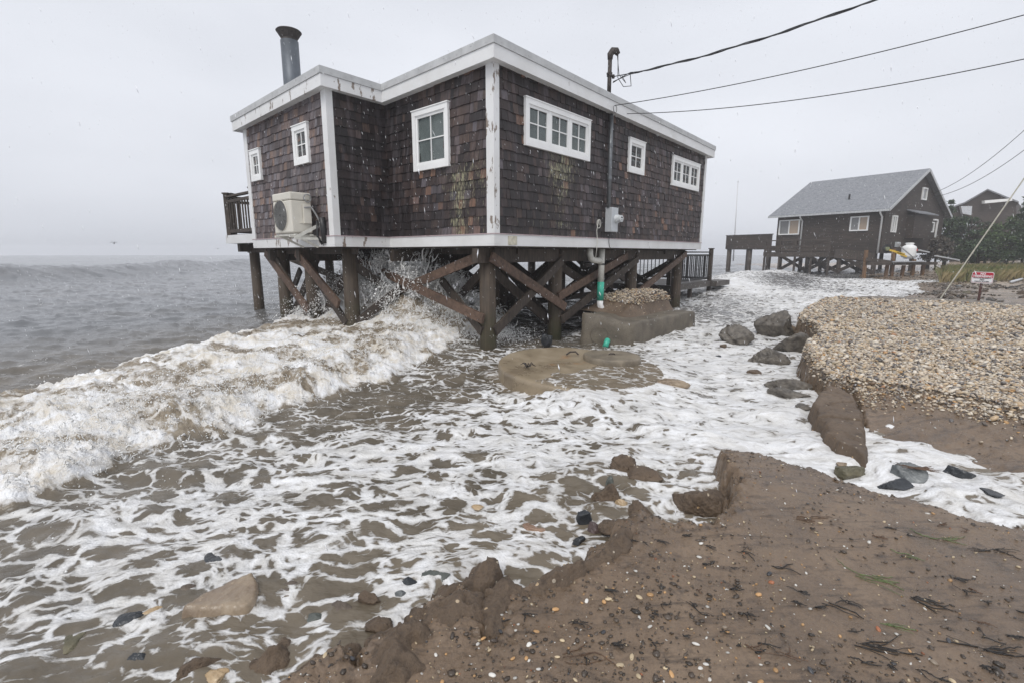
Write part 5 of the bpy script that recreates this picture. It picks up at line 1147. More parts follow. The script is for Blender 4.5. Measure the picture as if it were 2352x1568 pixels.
q = MB(); slabpoly(q, [Q(2207, 474, 45.6), Q(2233, 474, 45.6), Q(2231, 495, 45.6), Q(2211, 491, 45.6)], np.array([0, .2, 0])); q.build('window', GLASS if False else m_flat('pale_shutter', (.5, .52, .55), .5), h3)
q = MB()
for (x0, y0, x1, y1) in [(2213, 517, 2246, 517), (2218, 517, 2214, 553), (2230, 530, 2290, 531), (2220, 547, 2262, 546)]: q.beam(Q(x0, y0, 44.6), Q(x1, y1, 44.6), .1, .22, up=(0, 1, 0))
q.build('porch_frame', m_flat('pale_rail', (.38, .42, .45), .5), h3)
def m_leaf(name, c0, c1):
    b = NB(name); c = b.mix(b.attr('tone').outputs['Fac'], c0, c1); return b.fin(c, .65)
LF = {'ev': m_leaf('dark_evergreen_leaves', (.016, .034, .016), (.075, .12, .05)), 'gr': m_leaf('green_shrub_leaves', (.035, .065, .02), (.12, .19, .06)), 'br': m_leaf('bare_brown_twigs', (.055, .045, .035), (.12, .10, .075))}
BARK = m_flat('dark_bark', (.045, .036, .03), .9)
def leaves(P, S, seed, mat, name, root, up=.3):
    rg = np.random.default_rng(seed); n = len(P); d = rg.normal(size=(n, 3)); d[:, 2] += up; d /= np.linalg.norm(d, axis=1)[:, None]
    e = np.cross(d, rg.normal(size=(n, 3))); e /= np.linalg.norm(e, axis=1)[:, None]
    a = P+d*S[:, None]*1.5; b1 = P+e*S[:, None]*.5; b2 = P-e*S[:, None]*.5; c = P-d*S[:, None]*.6
    V = np.stack([c, b1, a, b2], 1).reshape(-1, 3)-np.array(root.location); F = np.arange(n*4).reshape(n, 4); t = np.repeat(rg.random(n)**1.3, 4)
    o_ = big_mesh(name, V, F, mat, {'tone': np.stack([t, t, t], 1)}, False); o_.parent = root; return o_
def tree(label, x, yt, yb, Y, wpx, seed, kind='ev', conic=0., n=5200, cat='tree', name='evergreen_tree', group=None):
    rg = np.random.default_rng(seed); base = dp(x, yb, Y); top = dp(x, yt, Y); sc = (Y*PC+.2)/FP; h = top[2]-base[2]; w = wpx*sc*.5
    t = thing(name, base, label, cat, group)
    q = MB(); q.tube([base-UP*.4, base+UP*h*.4+np.array([.1*w*rg.normal(), 0, 0]), base+UP*h*.93], [max(.05, w*.07), w*.045+.02, .012], 8)
    for k in range(9):
        z = h*(.2+.65*k/9); an = rg.uniform(0, 6.28); ww = w*(1-conic*z/h)*.75; q.tube([base+UP*z, base+UP*(z+.1*h)+np.array([math.cos(an)*ww*.5, math.sin(an)*ww*.5, 0]), base+UP*(z+.14*h)+np.array([math.cos(an)*ww, math.sin(an)*ww, 0])], [w*.03+.01, w*.02+.006, .005], 5)
    q.build('trunk', BARK, t, True)
    nc = 46; cl_ = []
    for k in range(nc):
        zf = rg.uniform(.08, 1)**.9; rad = w*(1-conic*zf)*(1-.85*max(0, zf-.75)/.25*(1-conic*.5)); an = rg.uniform(0, 6.28); rr = rad*rg.uniform(.35, 1)
        cl_.append((base[0]+math.cos(an)*rr, base[1]+math.sin(an)*rr, base[2]+zf*h*.97, max(.12, w*rg.uniform(.13, .28)*(1-.6*conic*zf))))
    cl_ = np.array(cl_); k = rg.integers(0, nc, n); off = rg.normal(size=(n, 3))*.5; P = cl_[k, :3]+off*cl_[k, 3:4]*np.array([1.15, 1.15, .7])
    leaves(P, np.full(n, .07)*rg.uniform(.6, 1.4, n)*(Y/30), seed, LF[kind], 'crown', t)
    return t
tree('small pointed conifer rising beside the gable of the far house', 2166, 458, 600, 38, 40, 1, conic=.75, n=2600, cat='tree')
tree('bushy dark evergreen just right of the far house gable', 2170, 500, 606, 36, 70, 2, n=5200)
tree('grey green shrub tree in front of the hillside house wall', 2215, 490, 606, 35, 84, 3, 'ev', n=5600)
tree('brownish thin shrub between the evergreens below the hillside house', 2262, 515, 606, 34, 76, 4, 'br', n=4600, name='shrub', cat='shrub')
tree('broad bright green evergreen below the right end of the hillside house', 2312, 498, 608, 32, 96, 5, 'gr', n=6500)
tree('tall pointed conifer at the right edge of the picture', 2347, 434, 600, 31, 74, 6, 'ev', conic=.6, n=6500)
tree('dark evergreen reaching the right edge below the pointed conifer', 2372, 480, 612, 27, 96, 7, 'ev', n=6500)
tree('low grey shrub behind the leaning pale board', 2150, 545, 606, 33, 60, 8, 'br', n=3500, name='shrub', cat='shrub')
tree('low dark shrub in front of the evergreens above the grass', 2248, 552, 606, 30, 90, 9, 'ev', n=4200, name='shrub', cat='shrub')
# dune grass
rg = np.random.default_rng(21); N = 15000; xs = rg.uniform(2165, 2420, N); Ys = rg.uniform(20.5, 29, N)
P = np.array([dp(x, 600, Y) for x, Y in zip(xs, Ys)]); dm = fbm(P[:, 0]*.5, P[:, 1]*.5, 3, 91)+.12*(xs-2230)/90-.2*(Ys < 22)*(xs < 2290); P = P[dm > -.05]
P[:, 2] = ground_z(P[:, 0], P[:, 1])
n = len(P); hgt = rg.uniform(.25, .62, n); an = rg.normal(.3, .8, n); w_ = .012; lean = np.stack([np.cos(an), np.sin(an), np.zeros(n)], 1)*hgt[:, None]*rg.uniform(.15, .7, (n, 1))
sd_ = np.stack([-np.sin(an), np.cos(an), np.zeros(n)], 1)*w_
U_ = np.array([0, 0, 1.])
V = np.stack([P-sd_, P+sd_, P+lean*.35+U_*hgt[:, None]*.6+sd_*.8, P+lean+U_*hgt[:, None]*.9, P+lean*.35+U_*hgt[:, None]*.6-sd_*.8], 1).reshape(-1, 3)
t_ = np.repeat(np.clip(fbm(P[:, 0]*.9, P[:, 1]*.9, 2, 95)*1.2+.5+rg.normal(0, .15, n), 0, 1), 5)
b = NB('dune_grass'); GM = b.fin(b.mix(b.attr('tone').outputs['Fac'], (.12, .16, .05), (.30, .24, .12)), .6)
tag(big_mesh('grass', V, np.arange(n*5).reshape(n, 5), GM, {'tone': np.stack([t_]*3, 1)}, False), kind='stuff')

# =================================================================== SIGN
sb = gp(2247, 690, zgr); Fd = sb[1]*PC-(sb[2]-EYE)*PS; bg_ = math.atan2(sb[0], sb[1]); rx = np.array([math.cos(bg_), -math.sin(bg_), 0]); nrm = -np.array([math.sin(bg_), math.cos(bg_), 0])
cc = dp(2256.5, 638, sb[1]); wS = 50.5*Fd/FP*math.cos(bg_)*1.0; hS = 25.5*Fd/FP; cc = cc+nrm*.045; ro = R(1.5); rx2 = rx*math.cos(ro)-UP*math.sin(ro); up2 = UP*math.cos(ro)+rx*math.sin(ro)
sg = thing('no_trespassing_sign', sb, 'red and white no trespassing sign on a short dark post at the pebble bank', 'sign')
q = MB(); q.beam(sb-UP*.3, cc-UP*.02-nrm*.075, .05, .11, up=(nrm[0], nrm[1], 0)); q.build('post', m_wood('reddish_post', (.05, .02, .018), (.12, .05, .04)), sg)
def rrect(w, h, r, d0, d1, mat, name, parent, ox=0, oy=0, only=None):
    pts = []
    for (sx, sy, a0) in ((1, 1, 0), (-1, 1, 90), (-1, -1, 180), (1, -1, 270)):
        for k in range(5):
            a = R(a0+k*22.5); rr = r if only is None or sy == only else .0005; pts.append((sx*(w/2-rr)+rr*math.cos(a)+ox, sy*(h/2-rr)+rr*math.sin(a)+oy))
    m_ = MB(); n = len(pts); vs = [cc+rx2*x+up2*y+nrm*d0 for x, y in pts]+[cc+rx2*x+up2*y+nrm*d1 for x, y in pts]
    m_.add(vs, [tuple(range(n))[::-1], tuple(range(n, 2*n))]+[(i, (i+1) % n, n+(i+1) % n, n+i) for i in range(n)]); return m_.build(name, mat, parent)
WHT = m_flat('sign_white', (.78, .78, .80), .4, 0, .03); RED = m_flat('sign_red', (.42, .012, .035), .4, 0, .06); BLK = m_flat('sign_black', (.02, .02, .02), .5)
pl = rrect(wS, hS, .04, .0, .008, WHT, 'sign_plate', sg)
rrect(wS*.955, hS*.91, .035, .009, .0105, RED, 'red_border', pl); rrect(wS*.93, hS*.86, .03, .0115, .013, WHT, 'white_field', pl)
rrect(wS*.932, hS*.44, .03, .0135, .015, RED, 'red_band', pl, 0, hS*.215, only=1)
def text(txt, size, oy, mat, width=None, stretch=1.):
    cu = bpy.data.curves.new('t', 'FONT'); cu.body = txt; cu.size = size; cu.align_x = 'CENTER'; cu.align_y = 'CENTER'; cu.extrude = .0006; cu.offset = size*.035
    ob_ = bpy.data.objects.new('t', cu); COL.objects.link(ob_); dg = bpy.context.evaluated_depsgraph_get(); me = bpy.data.meshes.new_from_object(ob_.evaluated_get(dg)); 
    bpy.data.objects.remove(ob_); co = np.zeros(len(me.vertices)*3); me.vertices.foreach_get('co', co); co = co.reshape(-1, 3)
    k = (width/(co[:, 0].max()-co[:, 0].min())) if width else stretch
    P = cc+np.outer(co[:, 0]*k, rx2)+np.outer(co[:, 1]+oy, up2)+np.outer(co[:, 2]+.0165, nrm)-np.array(sg.location)
    me.vertices.foreach_set('co', P.ravel()); me.update(); me.materials.clear(); me.materials.append(mat)
    o_ = bpy.data.objects.new('lettering', me); COL.objects.link(o_); o_.parent = pl
text('NO', hS*.23, hS*.325, WHT, wS*.24); text('TRESPASSING', hS*.235, hS*.115, WHT, wS*.88)
text('PRIVATE PROPERTY', hS*.115, -hS*.065, BLK, wS*.82); text('NO', hS*.20, -hS*.20, BLK, wS*.2); text('BEACH ACCESS', hS*.125, -hS*.345, BLK, wS*.66)

# =================================================================== DRIFTWOOD, BACK BEACH
DRW = m_wood('pale_driftwood', (.16, .12, .08), (.34, .26, .17), (8, 8, 8), .7); DRD = m_wood('black_driftwood', (.015, .013, .012), (.05, .045, .04), (8, 8, 8), .7)
def gpt(x, y, dz=.05):
    p = gp(x, y, lambda a, b_: gz(a, b_)); p[2] = gz(p[0], p[1])+dz; return p
def stick(pts, r, mat, name, label, cat, branches=0, seed=0):
    rg = np.random.default_rng(seed); P = [gpt(x, y, r*.8+rg.uniform(0, r)) for x, y in pts]; q = MB(); q.tube(P, [r*(1-.5*i/len(P)) for i in range(len(P))], 7)
    for k in range(branches):
        i = rg.integers(0, len(P)-1); a = P[i]; d = rg.normal(size=3)*np.array([1, 1, .3]); d /= np.linalg.norm(d); q.tube([a, a+d*r*8+UP*r, a+d*r*15], [r*.5, r*.35, r*.15], 5)
    return tag(q.build(name, mat, None, True), label, cat)
stick([(2192, 630), (2232, 630), (2270, 629), (2310, 634), (2360, 642)], .06, DRW, 'driftwood_pole', 'long pale driftwood pole lying on the sand behind the no trespassing sign', 'driftwood', 5, 1)
stick([(2282, 612), (2300, 604), (2326, 600)], .22, DRD, 'driftwood_log', 'thick black burnt looking log in the grass at the right edge', 'driftwood', 3, 2)
stick([(2295, 622), (2318, 616), (2350, 606)], .09, DRD, 'driftwood_log', 'thin black log leaning toward the thick black log', 'driftwood', 2, 3)
stick([(2212, 621), (2250, 622)], .07, DRD, 'driftwood_plank', 'dark flat plank on the sand just above the sign', 'driftwood', 0, 4)
stick([(2310, 665), (2330, 662), (2352, 655)], .025, DRD, 'branch', 'thin dark curved branch on the beach right of the sign', 'branch', 3, 5)
stick([(2322, 652), (2360, 640)], .05, m_flat('pale_board2', (.5, .52, .55), .5), 'white_board', 'pale board at the right edge of the beach', 'board', 0, 6)
for i, (x, y, w, h, m_, lb) in enumerate([(2262, 668, 11, 7, 'brown', 'small brown stone just right of the sign post'), (2302, 660, 11, 7, 'brown', 'dark brown stone on the beach farther right of the sign post'), (2219, 672, 15, 7, 'olive', 'dark stone left of the sign post at the pebble edge'),
        (2203, 657, 12, 7, 'grey', 'grey stone on the wet sand left of the sign'), (2187, 636, 16, 9, 'olive', 'weedy dark heap by the left end of the driftwood pole'), (2292, 618, 16, 10, 'tan', 'pale boulder below the thick black log'), (2345, 672, 18, 12, 'brown', 'dark brown stone at the right edge of the beach')]):
    rock('beach_stone', lb, 'stone', x, y, w, h, RK[m_], 200+i, zb=lambda a, b_: gz(a, b_))
rg = np.random.default_rng(31); N = 5200; xs = rg.uniform(1990, 2420, N); ys = rg.uniform(612, 690, N); PP = []
P = np.array([gp(x, y, .6) for x, y in zip(xs, ys)]); P[:, 2], ww, _, dgr2, dbb2 = ground_z(P[:, 0], P[:, 1], True); k = (ww == 4) & (dbb2 > .3) & (fbm(P[:, 0]*.5, P[:, 1]*.5, 3, 97) > -.12); P = P[k][:1500]; n = len(P)
P[:, 2] += .02
tag(pebbles(P, rg.lognormal(math.log(.04), .5, n), np.array([(.05, .04, .03)])*rg.uniform(.4, 3.5, (n, 1)), .45, 1, 5, 'beach_debris', PEB), kind='stuff')

# =================================================================== PEBBLES, WEED AND TWIGS ON THE FOREGROUND SAND
N = 9000; rr = 1.15*np.exp(rg.uniform(0, 1, N)*math.log(5.5)); aa = rg.uniform(R(-40), R(58), N); X, Y = rr*np.sin(aa), rr*np.cos(aa)
Z, ww, df_, dg_, _ = ground_z(X, Y, True); k = ((ww == 1) & (df_ > .0)) | ((ww == 3) & (Z > .06)); X, Y, Z, rr = X[k], Y[k], Z[k], rr[k]
N2 = min(2600, len(X)); X, Y, Z, rr = X[:N2], Y[:N2], Z[:N2], rr[:N2]; S = np.clip(rg.lognormal(math.log(.0040), .50, N2), .0018, .011); 
KIND = rg.choice(6, N2, p=[.25, .13, .27, .13, .16, .06]); KC = np.array([(.62, .60, .56), (.46, .27, .12), (.50, .40, .26), (.05, .05, .055), (.20, .16, .12), (.30, .11, .05)])
KN = ['white', 'orange', 'cream', 'black', 'brown', 'rust red']
order = np.argsort(-S/rr); big = order[:300]; rest = order[300:]
P = np.stack([X, Y, Z+S*.22], 1); tag(pebbles(P[rest], S[rest], KC[KIND[rest]]*rg.uniform(.7, 1.2, (len(rest), 1)), .55, 1, 6, 'small_pebbles', PEB), kind='stuff')
b = NB('pebble_skin'); oi = b.n('ObjectInfo'); nzp = b.noise(3, 4); 
PM = {}
for i, kn in enumerate(KN):
    b = NB(kn.replace(' ', '_')+'_pebble'); oi = b.n('ObjectInfo'); f_ = b.noise(120, 4, .6); c0 = tuple(KC[i])
    PM[i] = b.fin(b.mix(oi.outputs['Random'], tuple(x*.75 for x in c0), tuple(min(1, x*1.2) for x in c0)), .3, b.bump(f_, .1, .001))
pmesh = {}
V, F = ICO[2]
for i in range(6):
    for v_ in range(3):
        r2 = np.random.default_rng(i*7+v_); n_ = fbm(V[:, 0]*1.3+V[:, 2], V[:, 1]*1.3-V[:, 2], 3, i*3+v_); W_ = V*(1+.25*n_[:, None])*np.array([r2.uniform(1.1, 1.6), r2.uniform(.75, 1), .5])
        o_ = big_mesh('pebble', W_, F, PM[i]); pmesh[i, v_] = o_.data; bpy.data.objects.remove(o_)
for j in big:
    i = int(KIND[j]); o_ = bpy.data.objects.new('pebble', pmesh[i, int(rg.integers(3))]); COL.objects.link(o_); o_.location = P[j]; o_.scale = (S[j],)*3; o_.rotation_euler = (rg.normal(0, .2), rg.normal(0, .2), rg.uniform(0, 6.28))
    tag(o_, f'small {KN[i]} pebble lying on the wet brown foreground sand', 'pebble', f'{KN[i]} pebbles on the foreground sand')
# crumbs of peat and weed flecks
N = 16000; r3 = 1.1*np.exp(rg.uniform(0, 1, N)*math.log(6)); aa = rg.uniform(R(-42), R(60), N); X, Y = r3*np.sin(aa), r3*np.cos(aa); Z, ww, df_, _, _ = ground_z(X, Y, True)
k = ((ww == 1) | ((ww == 3) & (Z > .04))) & ((fbm(X*2.2, Y*2.2, 4, 98)+.5*np.exp(-np.abs(df_)/.1)) > rg.uniform(-.3, .5, N)); X, Y, Z = X[k], Y[k], Z[k]; n = len(X)
tag(pebbles(np.stack([X, Y, Z+.0015], 1), rg.lognormal(math.log(.0048), .55, n), np.array([(.045, .034, .026)])*rg.uniform(.35, 2.2, (n, 1)), .4, 1, 9, 'soil_crumbs', PEB), kind='stuff')
WM = {'black': m_flat('black_weed', (.018, .015, .013), .45, 0, .5, 30), 'green': m_flat('green_eelgrass', (.10, .14, .045), .45, 0, .4, 20), 'brown': m_flat('brown_weed', (.10, .055, .03), .5, 0, .4, 20)}
def weed(x, y, kind, L, nb, seed, label, cat='seaweed', name='seaweed', group=None, z=None):
    rg = np.random.default_rng(seed); p = gpt(x, y, .004) if z is None else gp(x, y, z); q = MB(); th0 = rg.uniform(-.9, .1); fast = L < .1
    for k in range(nb):
        a = p+np.array([rg.normal(0, L*.12), rg.normal(0, L*.05), 0]); th = th0+rg.normal(0, .10)+(3.1 if rg.random() < .12 else 0); l_ = L*rg.uniform(.5, 1.1); pts = []; w_ = rg.uniform(.0012, .0030)*(1 if nb > 1 else 1.5)
        for i in range(9):
            pts.append(a.copy()); th += rg.normal(0, .34 if nb < 4 else .2); a = a+np.array([math.cos(th), math.sin(th), 0])*l_/8; a[2] = (p[2] if fast else gz(a[0], a[1]) if z is None else z)+.001+rg.uniform(0, .005)
        q.tube(pts, [w_*(1-.6*abs(i/8-.35)) for i in range(9)], 5)
    return tag(q.build(name, WM[kind], None, True), label, cat, group)
WEED = [(1895, 1385, 'black', .13, 3, 'black bent twig with a hook in the middle of the foreground sand', 'twig'), (1985, 1322, 'green', .17, 6, 'bright green eelgrass tuft with dark tips on the foreground sand', 'eelgrass'),
 (2165, 1236, 'green', .13, 5, 'green eelgrass tuft higher up toward the right channel', 'eelgrass'), (2080, 1275, 'green', .10, 3, 'thin green eelgrass blades between two larger tufts', 'eelgrass'), (1985, 1480, 'black', .17, 9, 'long black tail of weed below the middle of the foreground sand', 'seaweed'),
 (2260, 1490, 'black', .15, 8, 'dark stringy weed near the lower right corner', 'seaweed'), (2095, 1370, 'black', .13, 7, 'dark loop of weed beside an amber pebble', 'seaweed'), (2275, 1262, 'black', .13, 8, 'brownish black weed tuft near the right edge', 'seaweed'),
 (1595, 1178, 'brown', .20, 9, 'rusty brown weed below the big clod at the sand notch', 'seaweed'), (1575, 1380, 'black', .12, 2, 'thin dark hooked twig left of the centre of the sand', 'twig'), (1705, 1268, 'black', .10, 3, 'small dark twig near the top of the foreground sand', 'twig'),
 (1770, 1300, 'black', .12, 2, 'pale dark hook shaped twig above the bent twig', 'twig'), (1830, 1190, 'brown', .16, 5, 'brown weed strand crossing the upper sand', 'seaweed'), (2030, 1430, 'green', .10, 4, 'olive green weed sprig beside a grey pebble', 'eelgrass'),
 (1300, 1510, 'brown', .18, 4, 'faint brown weed strand at lower centre of the sand', 'seaweed'), (1410, 1480, 'black', .06, 6, 'small black weed knot at lower centre of the sand', 'seaweed'), (1150, 1430, 'black', .08, 2, 'black twig beside the foam filled notch', 'twig'),
 (1745, 1480, 'black', .08, 3, 'black twig in the lower middle of the sand', 'twig'), (2330, 1400, 'black', .16, 2, 'long thin dark root at the right edge of the sand', 'root')]
for i, (x, y, kd, L, nb, lb, ct) in enumerate(WEED): weed(x, y, kd, L, nb, 300+i, lb, ct, ct)
weed(2102, 1074, 'brown', .14, 26, 401, 'rust brown weed heap on the pale grey stone in the channel', z=.10)
weed(985, 1370, 'black', .22, 1, 402, 'thin black twig lying across the broad cracked clod', 'twig', 'twig')
weed(1015, 1345, 'black', .14, 1, 403, 'thin black twig sticking up by the grey green stone', 'twig', 'twig')
for i in range(52):
    x, y = rg.uniform(1150, 2352), rg.uniform(1180, 1566)
    p = gp(x, y, .15)
    if sdf(np.array([p[0]]), np.array([p[1]]), FG)[0] < .06: continue
    weed(x, y, 'black' if rg.random() < .8 else 'brown', rg.uniform(.025, .07), int(rg.integers(2, 6)), 500+i, 'small dark scrap of weed stuck to the wet brown foreground sand', 'seaweed', 'weed_scrap', 'weed scraps on the foreground sand')

# =================================================================== GULLS
def gull(x, y, Y, span, flap, label):
    p = dp(x, y, Y); t = thing('gull', p, label, 'bird'); sc = span/2; q = MB(); V, F = ICO[2]
    q.add([tuple(p+np.array([v[0]*.09, v[1]*.32, v[2]*.075])*sc*(1-.25*(v[1] > .5))) for v in V], [tuple(f) for f in F]); q.add([tuple(p+np.array([v[0]*.06, v[1]*.08+.33, v[2]*.055+.03])*sc) for v in V], [tuple(f) for f in F])
    q.add([p+np.array(v)*sc for v in [(-.03, -.28, 0), (.03, -.28, 0), (.09, -.48, 0), (-.09, -.48, 0), (-.03, -.28, .02), (.03, -.28, .02), (.09, -.48, .01), (-.09, -.48, .01)]], [(0, 1, 2, 3), (7, 6, 5, 4), (0, 4, 5, 1), (1, 5, 6, 2), (2, 6, 7, 3), (3, 7, 4, 0)])
    bd = q.build('body', GW, t, True)
    for s_ in (-1, 1):
        q = MB(); st = [(0.03, .13, -.14, 0), (.35, .16, -.1, flap*.9), (.62, .08, -.12, flap*.75), (1., -.12, -.16, flap*.1)]; vs = []
        for (a, f_, b_, z) in st: vs += [p+np.array([s_*a, f_, z+.012])*sc, p+np.array([s_*a, b_, z+.012])*sc, p+np.array([s_*a, b_, z-.008])*sc, p+np.array([s_*a, f_, z-.008])*sc]
        fs = [(i*4+k, i*4+(k+1) % 4, i*4+4+(k+1) % 4, i*4+4+k) for i in range(3) for k in range(4)]+[(0, 3, 2, 1), (12, 13, 14, 15)]; q.add(vs, fs); q.build('wing', GW, t)
GW = m_flat('grey_gull_feathers', (.16, .16, .17), .7)
gull(262, 560, 60, .95, .5, 'larger gull flying low over the sea at far left'); gull(500, 572, 85, .9, .35, 'tiny distant gull near the horizon left of the deck')

# =================================================================== SPRAY, RAIN, HAZE
b = NB('white_water_drops'); SPR = b.fin((.82, .82, .81), .25, None, **{'Emission Strength': 0.})
rg = np.random.default_rng(51)
OCT = (np.array([(0, 0, -1), (1, 0, 0), (0, 1, 0), (-1, 0, 0), (0, -1, 0), (0, 0, 1.)]), np.array([(0, 2, 1), (0, 3, 2), (0, 4, 3), (0, 1, 4), (5, 1, 2), (5, 2, 3), (5, 3, 4), (5, 4, 1)]))
jv, jf, dropsP, dropsS = [], [], [], []
def jet(p, v, n_, w, seed):
    """a thrown filament of water that tears into drops"""
    base = len(jv); pts = []; t = 0; p = np.array(p); v = np.array(v)
    T = n_*.012; prev = None; ph = rg.uniform(0, 6.28)
    for i in range(n_):
        t = T*i/n_; q_ = p+v*t+np.array([0, 0, -4.9])*t*t+np.array([.012*math.sin(ph+i*.9), .012*math.cos(ph+i*1.3), .010*math.sin(ph*2+i*1.1)]); ww = w*(1-i/n_)**.6*rg.uniform(.45, 1.3); pts.append((q_, ww))
    m = 4
    for (q_, ww) in pts:
        for k in range(m): a_ = 2*math.pi*k/m+ph; jv.append(q_+ww*np.array([math.cos(a_), .4*math.sin(a_), math.sin(a_)]))
    for i in range(len(pts)-1):
        for k in range(m): jf.append((base+i*m+k, base+i*m+(k+1) % m, base+(i+1)*m+(k+1) % m, base+(i+1)*m+k))
    q_ = pts[-1][0]; vv = v+np.array([0, 0, -9.8])*T
    for k in range(rg.integers(2, 6)): dropsP.append(q_+vv*.02*k*rg.uniform(.6, 1.4)+rg.normal(0, .015, 3)); dropsS.append(w*rg.uniform(.25, .75))
def flush(name, label):
    global jv, jf, dropsP, dropsS
    V = np.array(jv); F = np.array(jf); DP = np.array(dropsP); DS = np.array(dropsS); Vi, Fi = OCT; n, m = len(DP), len(Vi)
    Y_ = Vi[None]*DS[:, None, None]*rg.uniform(.6, 1.4, (n, 1, 3))+DP[:, None, :]; Ft = (Fi[None]+(np.arange(n)*m)[:, None, None]).reshape(-1, 3)
    # quads of the filaments split into triangles
    Fq = np.concatenate([F[:, [0, 1, 2]], F[:, [0, 2, 3]]]); o_ = big_mesh(name, np.concatenate([V, Y_.reshape(-1, 3)]), np.concatenate([Fq, Ft+len(V)]), SPR)
    tag(o_, kind='stuff'); jv, jf, dropsP, dropsS = [], [], [], []
# 1 the plume bursting through the piles
src = [np.array(p) for p in [(-4.1, 10.0), (-3.2, 9.6), (-2.4, 9.2), (-1.6, 9.0), (-.9, 8.9), (-.45, 8.6)]]
def src_pt():
    t = rg.uniform(0, len(src)-1.001); i = int(t); return src[i]+(src[i+1]-src[i])*(t-i)+rg.normal(0, .22, 2), t/5
for k in range(1700):
    p, t = src_pt(); hgt = .35+.9*math.exp(-((t-.42)/.3)**2); vz = math.sqrt(2*9.8*hgt)*rg.uniform(.15, 1); vx = rg.normal(.1, .9)
    z0 = wz(p[0], p[1]); tt = rg.uniform(0, .16); v = np.array([vx, rg.normal(-.25, .7), vz]); st_ = np.array([p[0], p[1], z0])+v*tt+np.array([0, 0, -4.9*tt*tt])
    jet(st_, v+np.array([0, 0, -9.8*tt]), int(rg.integers(4, 11)), rg.uniform(.006, .019), k)
N = 95000; t_ = rg.uniform(0, 4.999, N); ii = t_.astype(int); fr = t_-ii; SRC = np.array(src); base_ = SRC[ii]+(SRC[ii+1]-SRC[ii])*fr[:, None]+rg.normal(0, .36, (N, 2))
hh_ = (.3+1.05*np.exp(-((t_/5-.42)/.3)**2))*rg.beta(1.0, 2.6, N); zz0 = water_z(base_[:, 0], base_[:, 1])
PD = np.stack([base_[:, 0]+rg.normal(0, .1, N), base_[:, 1], zz0+hh_], 1); msk = fbm(PD[:, 0]*2.6+PD[:, 2]*1.2, PD[:, 2]*3.2-PD[:, 0], 4, 99) > (-.15+.38*hh_); PD = PD[msk]
PD = np.concatenate([PD, np.stack([PD[:, 0]*.45-.55*2.0, PD[:, 1]*.3+6.25, PD[:, 2]*.85+.1], 1)[::2]]); dropsP += list(PD); dropsS += list(np.clip(rg.lognormal(math.log(.0058), .5, len(PD)), .002, .022)); flush('splash', '')
# 2 torn crests and drops along the breaker
BFa = np.array(BF); 
for k in range(1000):
    t = rg.uniform(0, len(BFa)-1.001); i = int(t); p = BFa[i]+(BFa[i+1]-BFa[i])*(t-i); inn = np.array([-.45, .89]); p = p+inn*abs(rg.normal(.1, .9))*1.0
    if not inside(np.array([p[0]]), np.array([p[1]]), BP)[0]: continue
    z0 = wz(*p); v = np.array([rg.normal(.5, .5), rg.normal(-.5, .5), rg.uniform(.3, 1.5)]); jet((p[0], p[1], z0-.02), v, int(rg.integers(3, 7)), rg.uniform(.004, .011)*(.5+.13*math.hypot(*p)), k)
N = 16000; t_ = rg.uniform(0, len(BFa)-1.001, N); ii = t_.astype(int); p = BFa[ii]+(BFa[ii+1]-BFa[ii])*(t_-ii)[:, None]+np.array([-.45, .89])*rg.normal(.5, .9, (N, 1))
k = inside(p[:, 0]+.25, p[:, 1]-.3, BP) | (rg.random(N) < .12); p = p[k & (np.hypot(p[:, 0], p[:, 1]) > 2.6)]; n = len(p); k2 = fbm(p[:, 0]*2.5, p[:, 1]*2.5, 3, 33) > -.05; p = p[k2]; n = len(p)
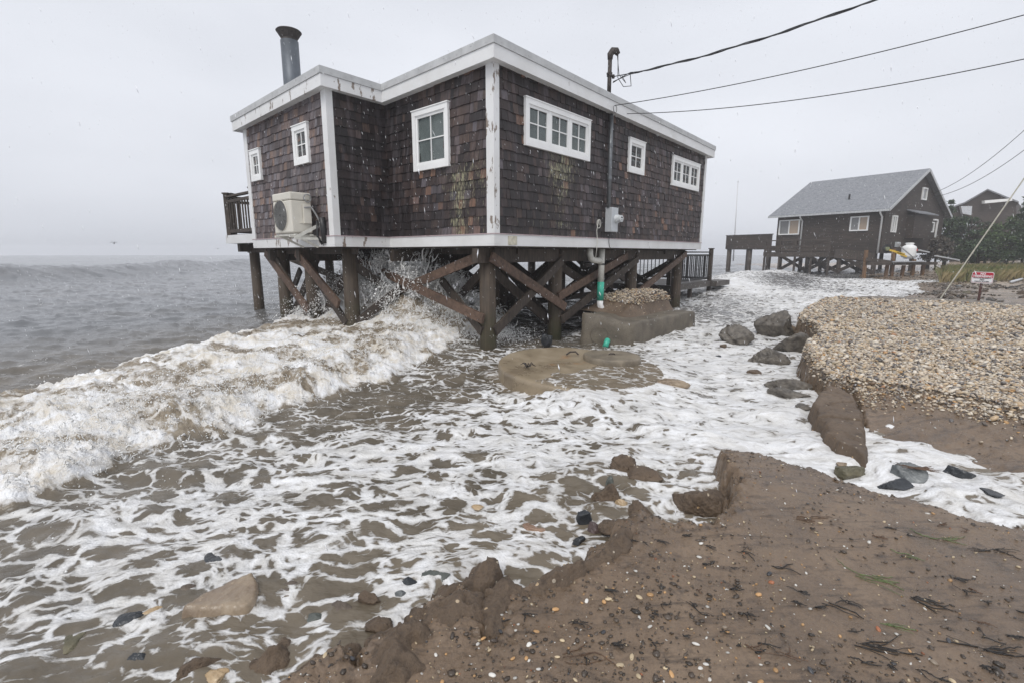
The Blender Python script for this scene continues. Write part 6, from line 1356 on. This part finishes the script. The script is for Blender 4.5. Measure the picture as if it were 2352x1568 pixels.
dropsP += list(np.stack([p[:, 0], p[:, 1], water_z(p[:, 0], p[:, 1])+np.abs(rg.normal(0, .075, n))], 1)); dropsS += list(np.clip(rg.lognormal(math.log(.0038), .45, n), .0015, .012)*(.5+.1*np.hypot(p[:, 0], p[:, 1]))); flush('sea_spray', '')
# 3 falling sleet: small drops slanting in the wind
N = 15000; X = rg.uniform(-7, 9, N); Y = 1.3+rg.uniform(0, 1, N)**.8*13; Z = rg.uniform(.4, 6.2, N); k = (np.abs(X) < Y*1.2); X, Y, Z = X[k], Y[k], Z[k]; n = len(X)
dr = np.array([.22, .0, -1.]); dr /= np.linalg.norm(dr); L = rg.uniform(.006, .017, n); w = rg.uniform(.0009, .0022, n); C_ = np.stack([X, Y, Z], 1)
oct_ = [(0, 0, -1), (1, 0, 0), (0, 1, 0), (-1, 0, 0), (0, -1, 0), (0, 0, 1)]
sdv = np.cross(dr, [0, 1, 0]); sdv /= np.linalg.norm(sdv); fv = np.cross(dr, sdv)
jit = rg.normal(0, .12, (n, 3)); DRv = dr+jit; DRv /= np.linalg.norm(DRv, axis=1)[:, None]
VV = np.stack([C_+DRv*L[:, None]*o[2]+sdv*w[:, None]*o[0]+fv*w[:, None]*o[1] for o in oct_], 1).reshape(-1, 3)
FF = np.array([(0, 1, 2), (0, 2, 3), (0, 3, 4), (0, 4, 1), (5, 2, 1), (5, 3, 2), (5, 4, 3), (5, 1, 4)])
b = NB('sleet_drops'); RM = b.fin((.85, .86, .88), .2)
tag(big_mesh('rain', VV, (FF[None]+(np.arange(n)*6)[:, None, None]).reshape(-1, 3), RM), kind='stuff')
# haze
hm = bpy.data.materials.new('haze_air'); hm.use_nodes = True; t = hm.node_tree; t.nodes.clear(); vo = t.nodes.new('ShaderNodeVolumePrincipled'); vo.inputs['Color'].default_value = (.96, .97, 1., 1); vo.inputs['Density'].default_value = .0022; vo.inputs['Anisotropy'].default_value = .2
t.links.new(vo.outputs[0], t.nodes.new('ShaderNodeOutputMaterial').inputs['Volume'])
q = MB(); q.box((0, 0, 3.6), (1020, 1020, 11.2)); hz = q.build('haze', hm); tag(hz, kind='stuff')
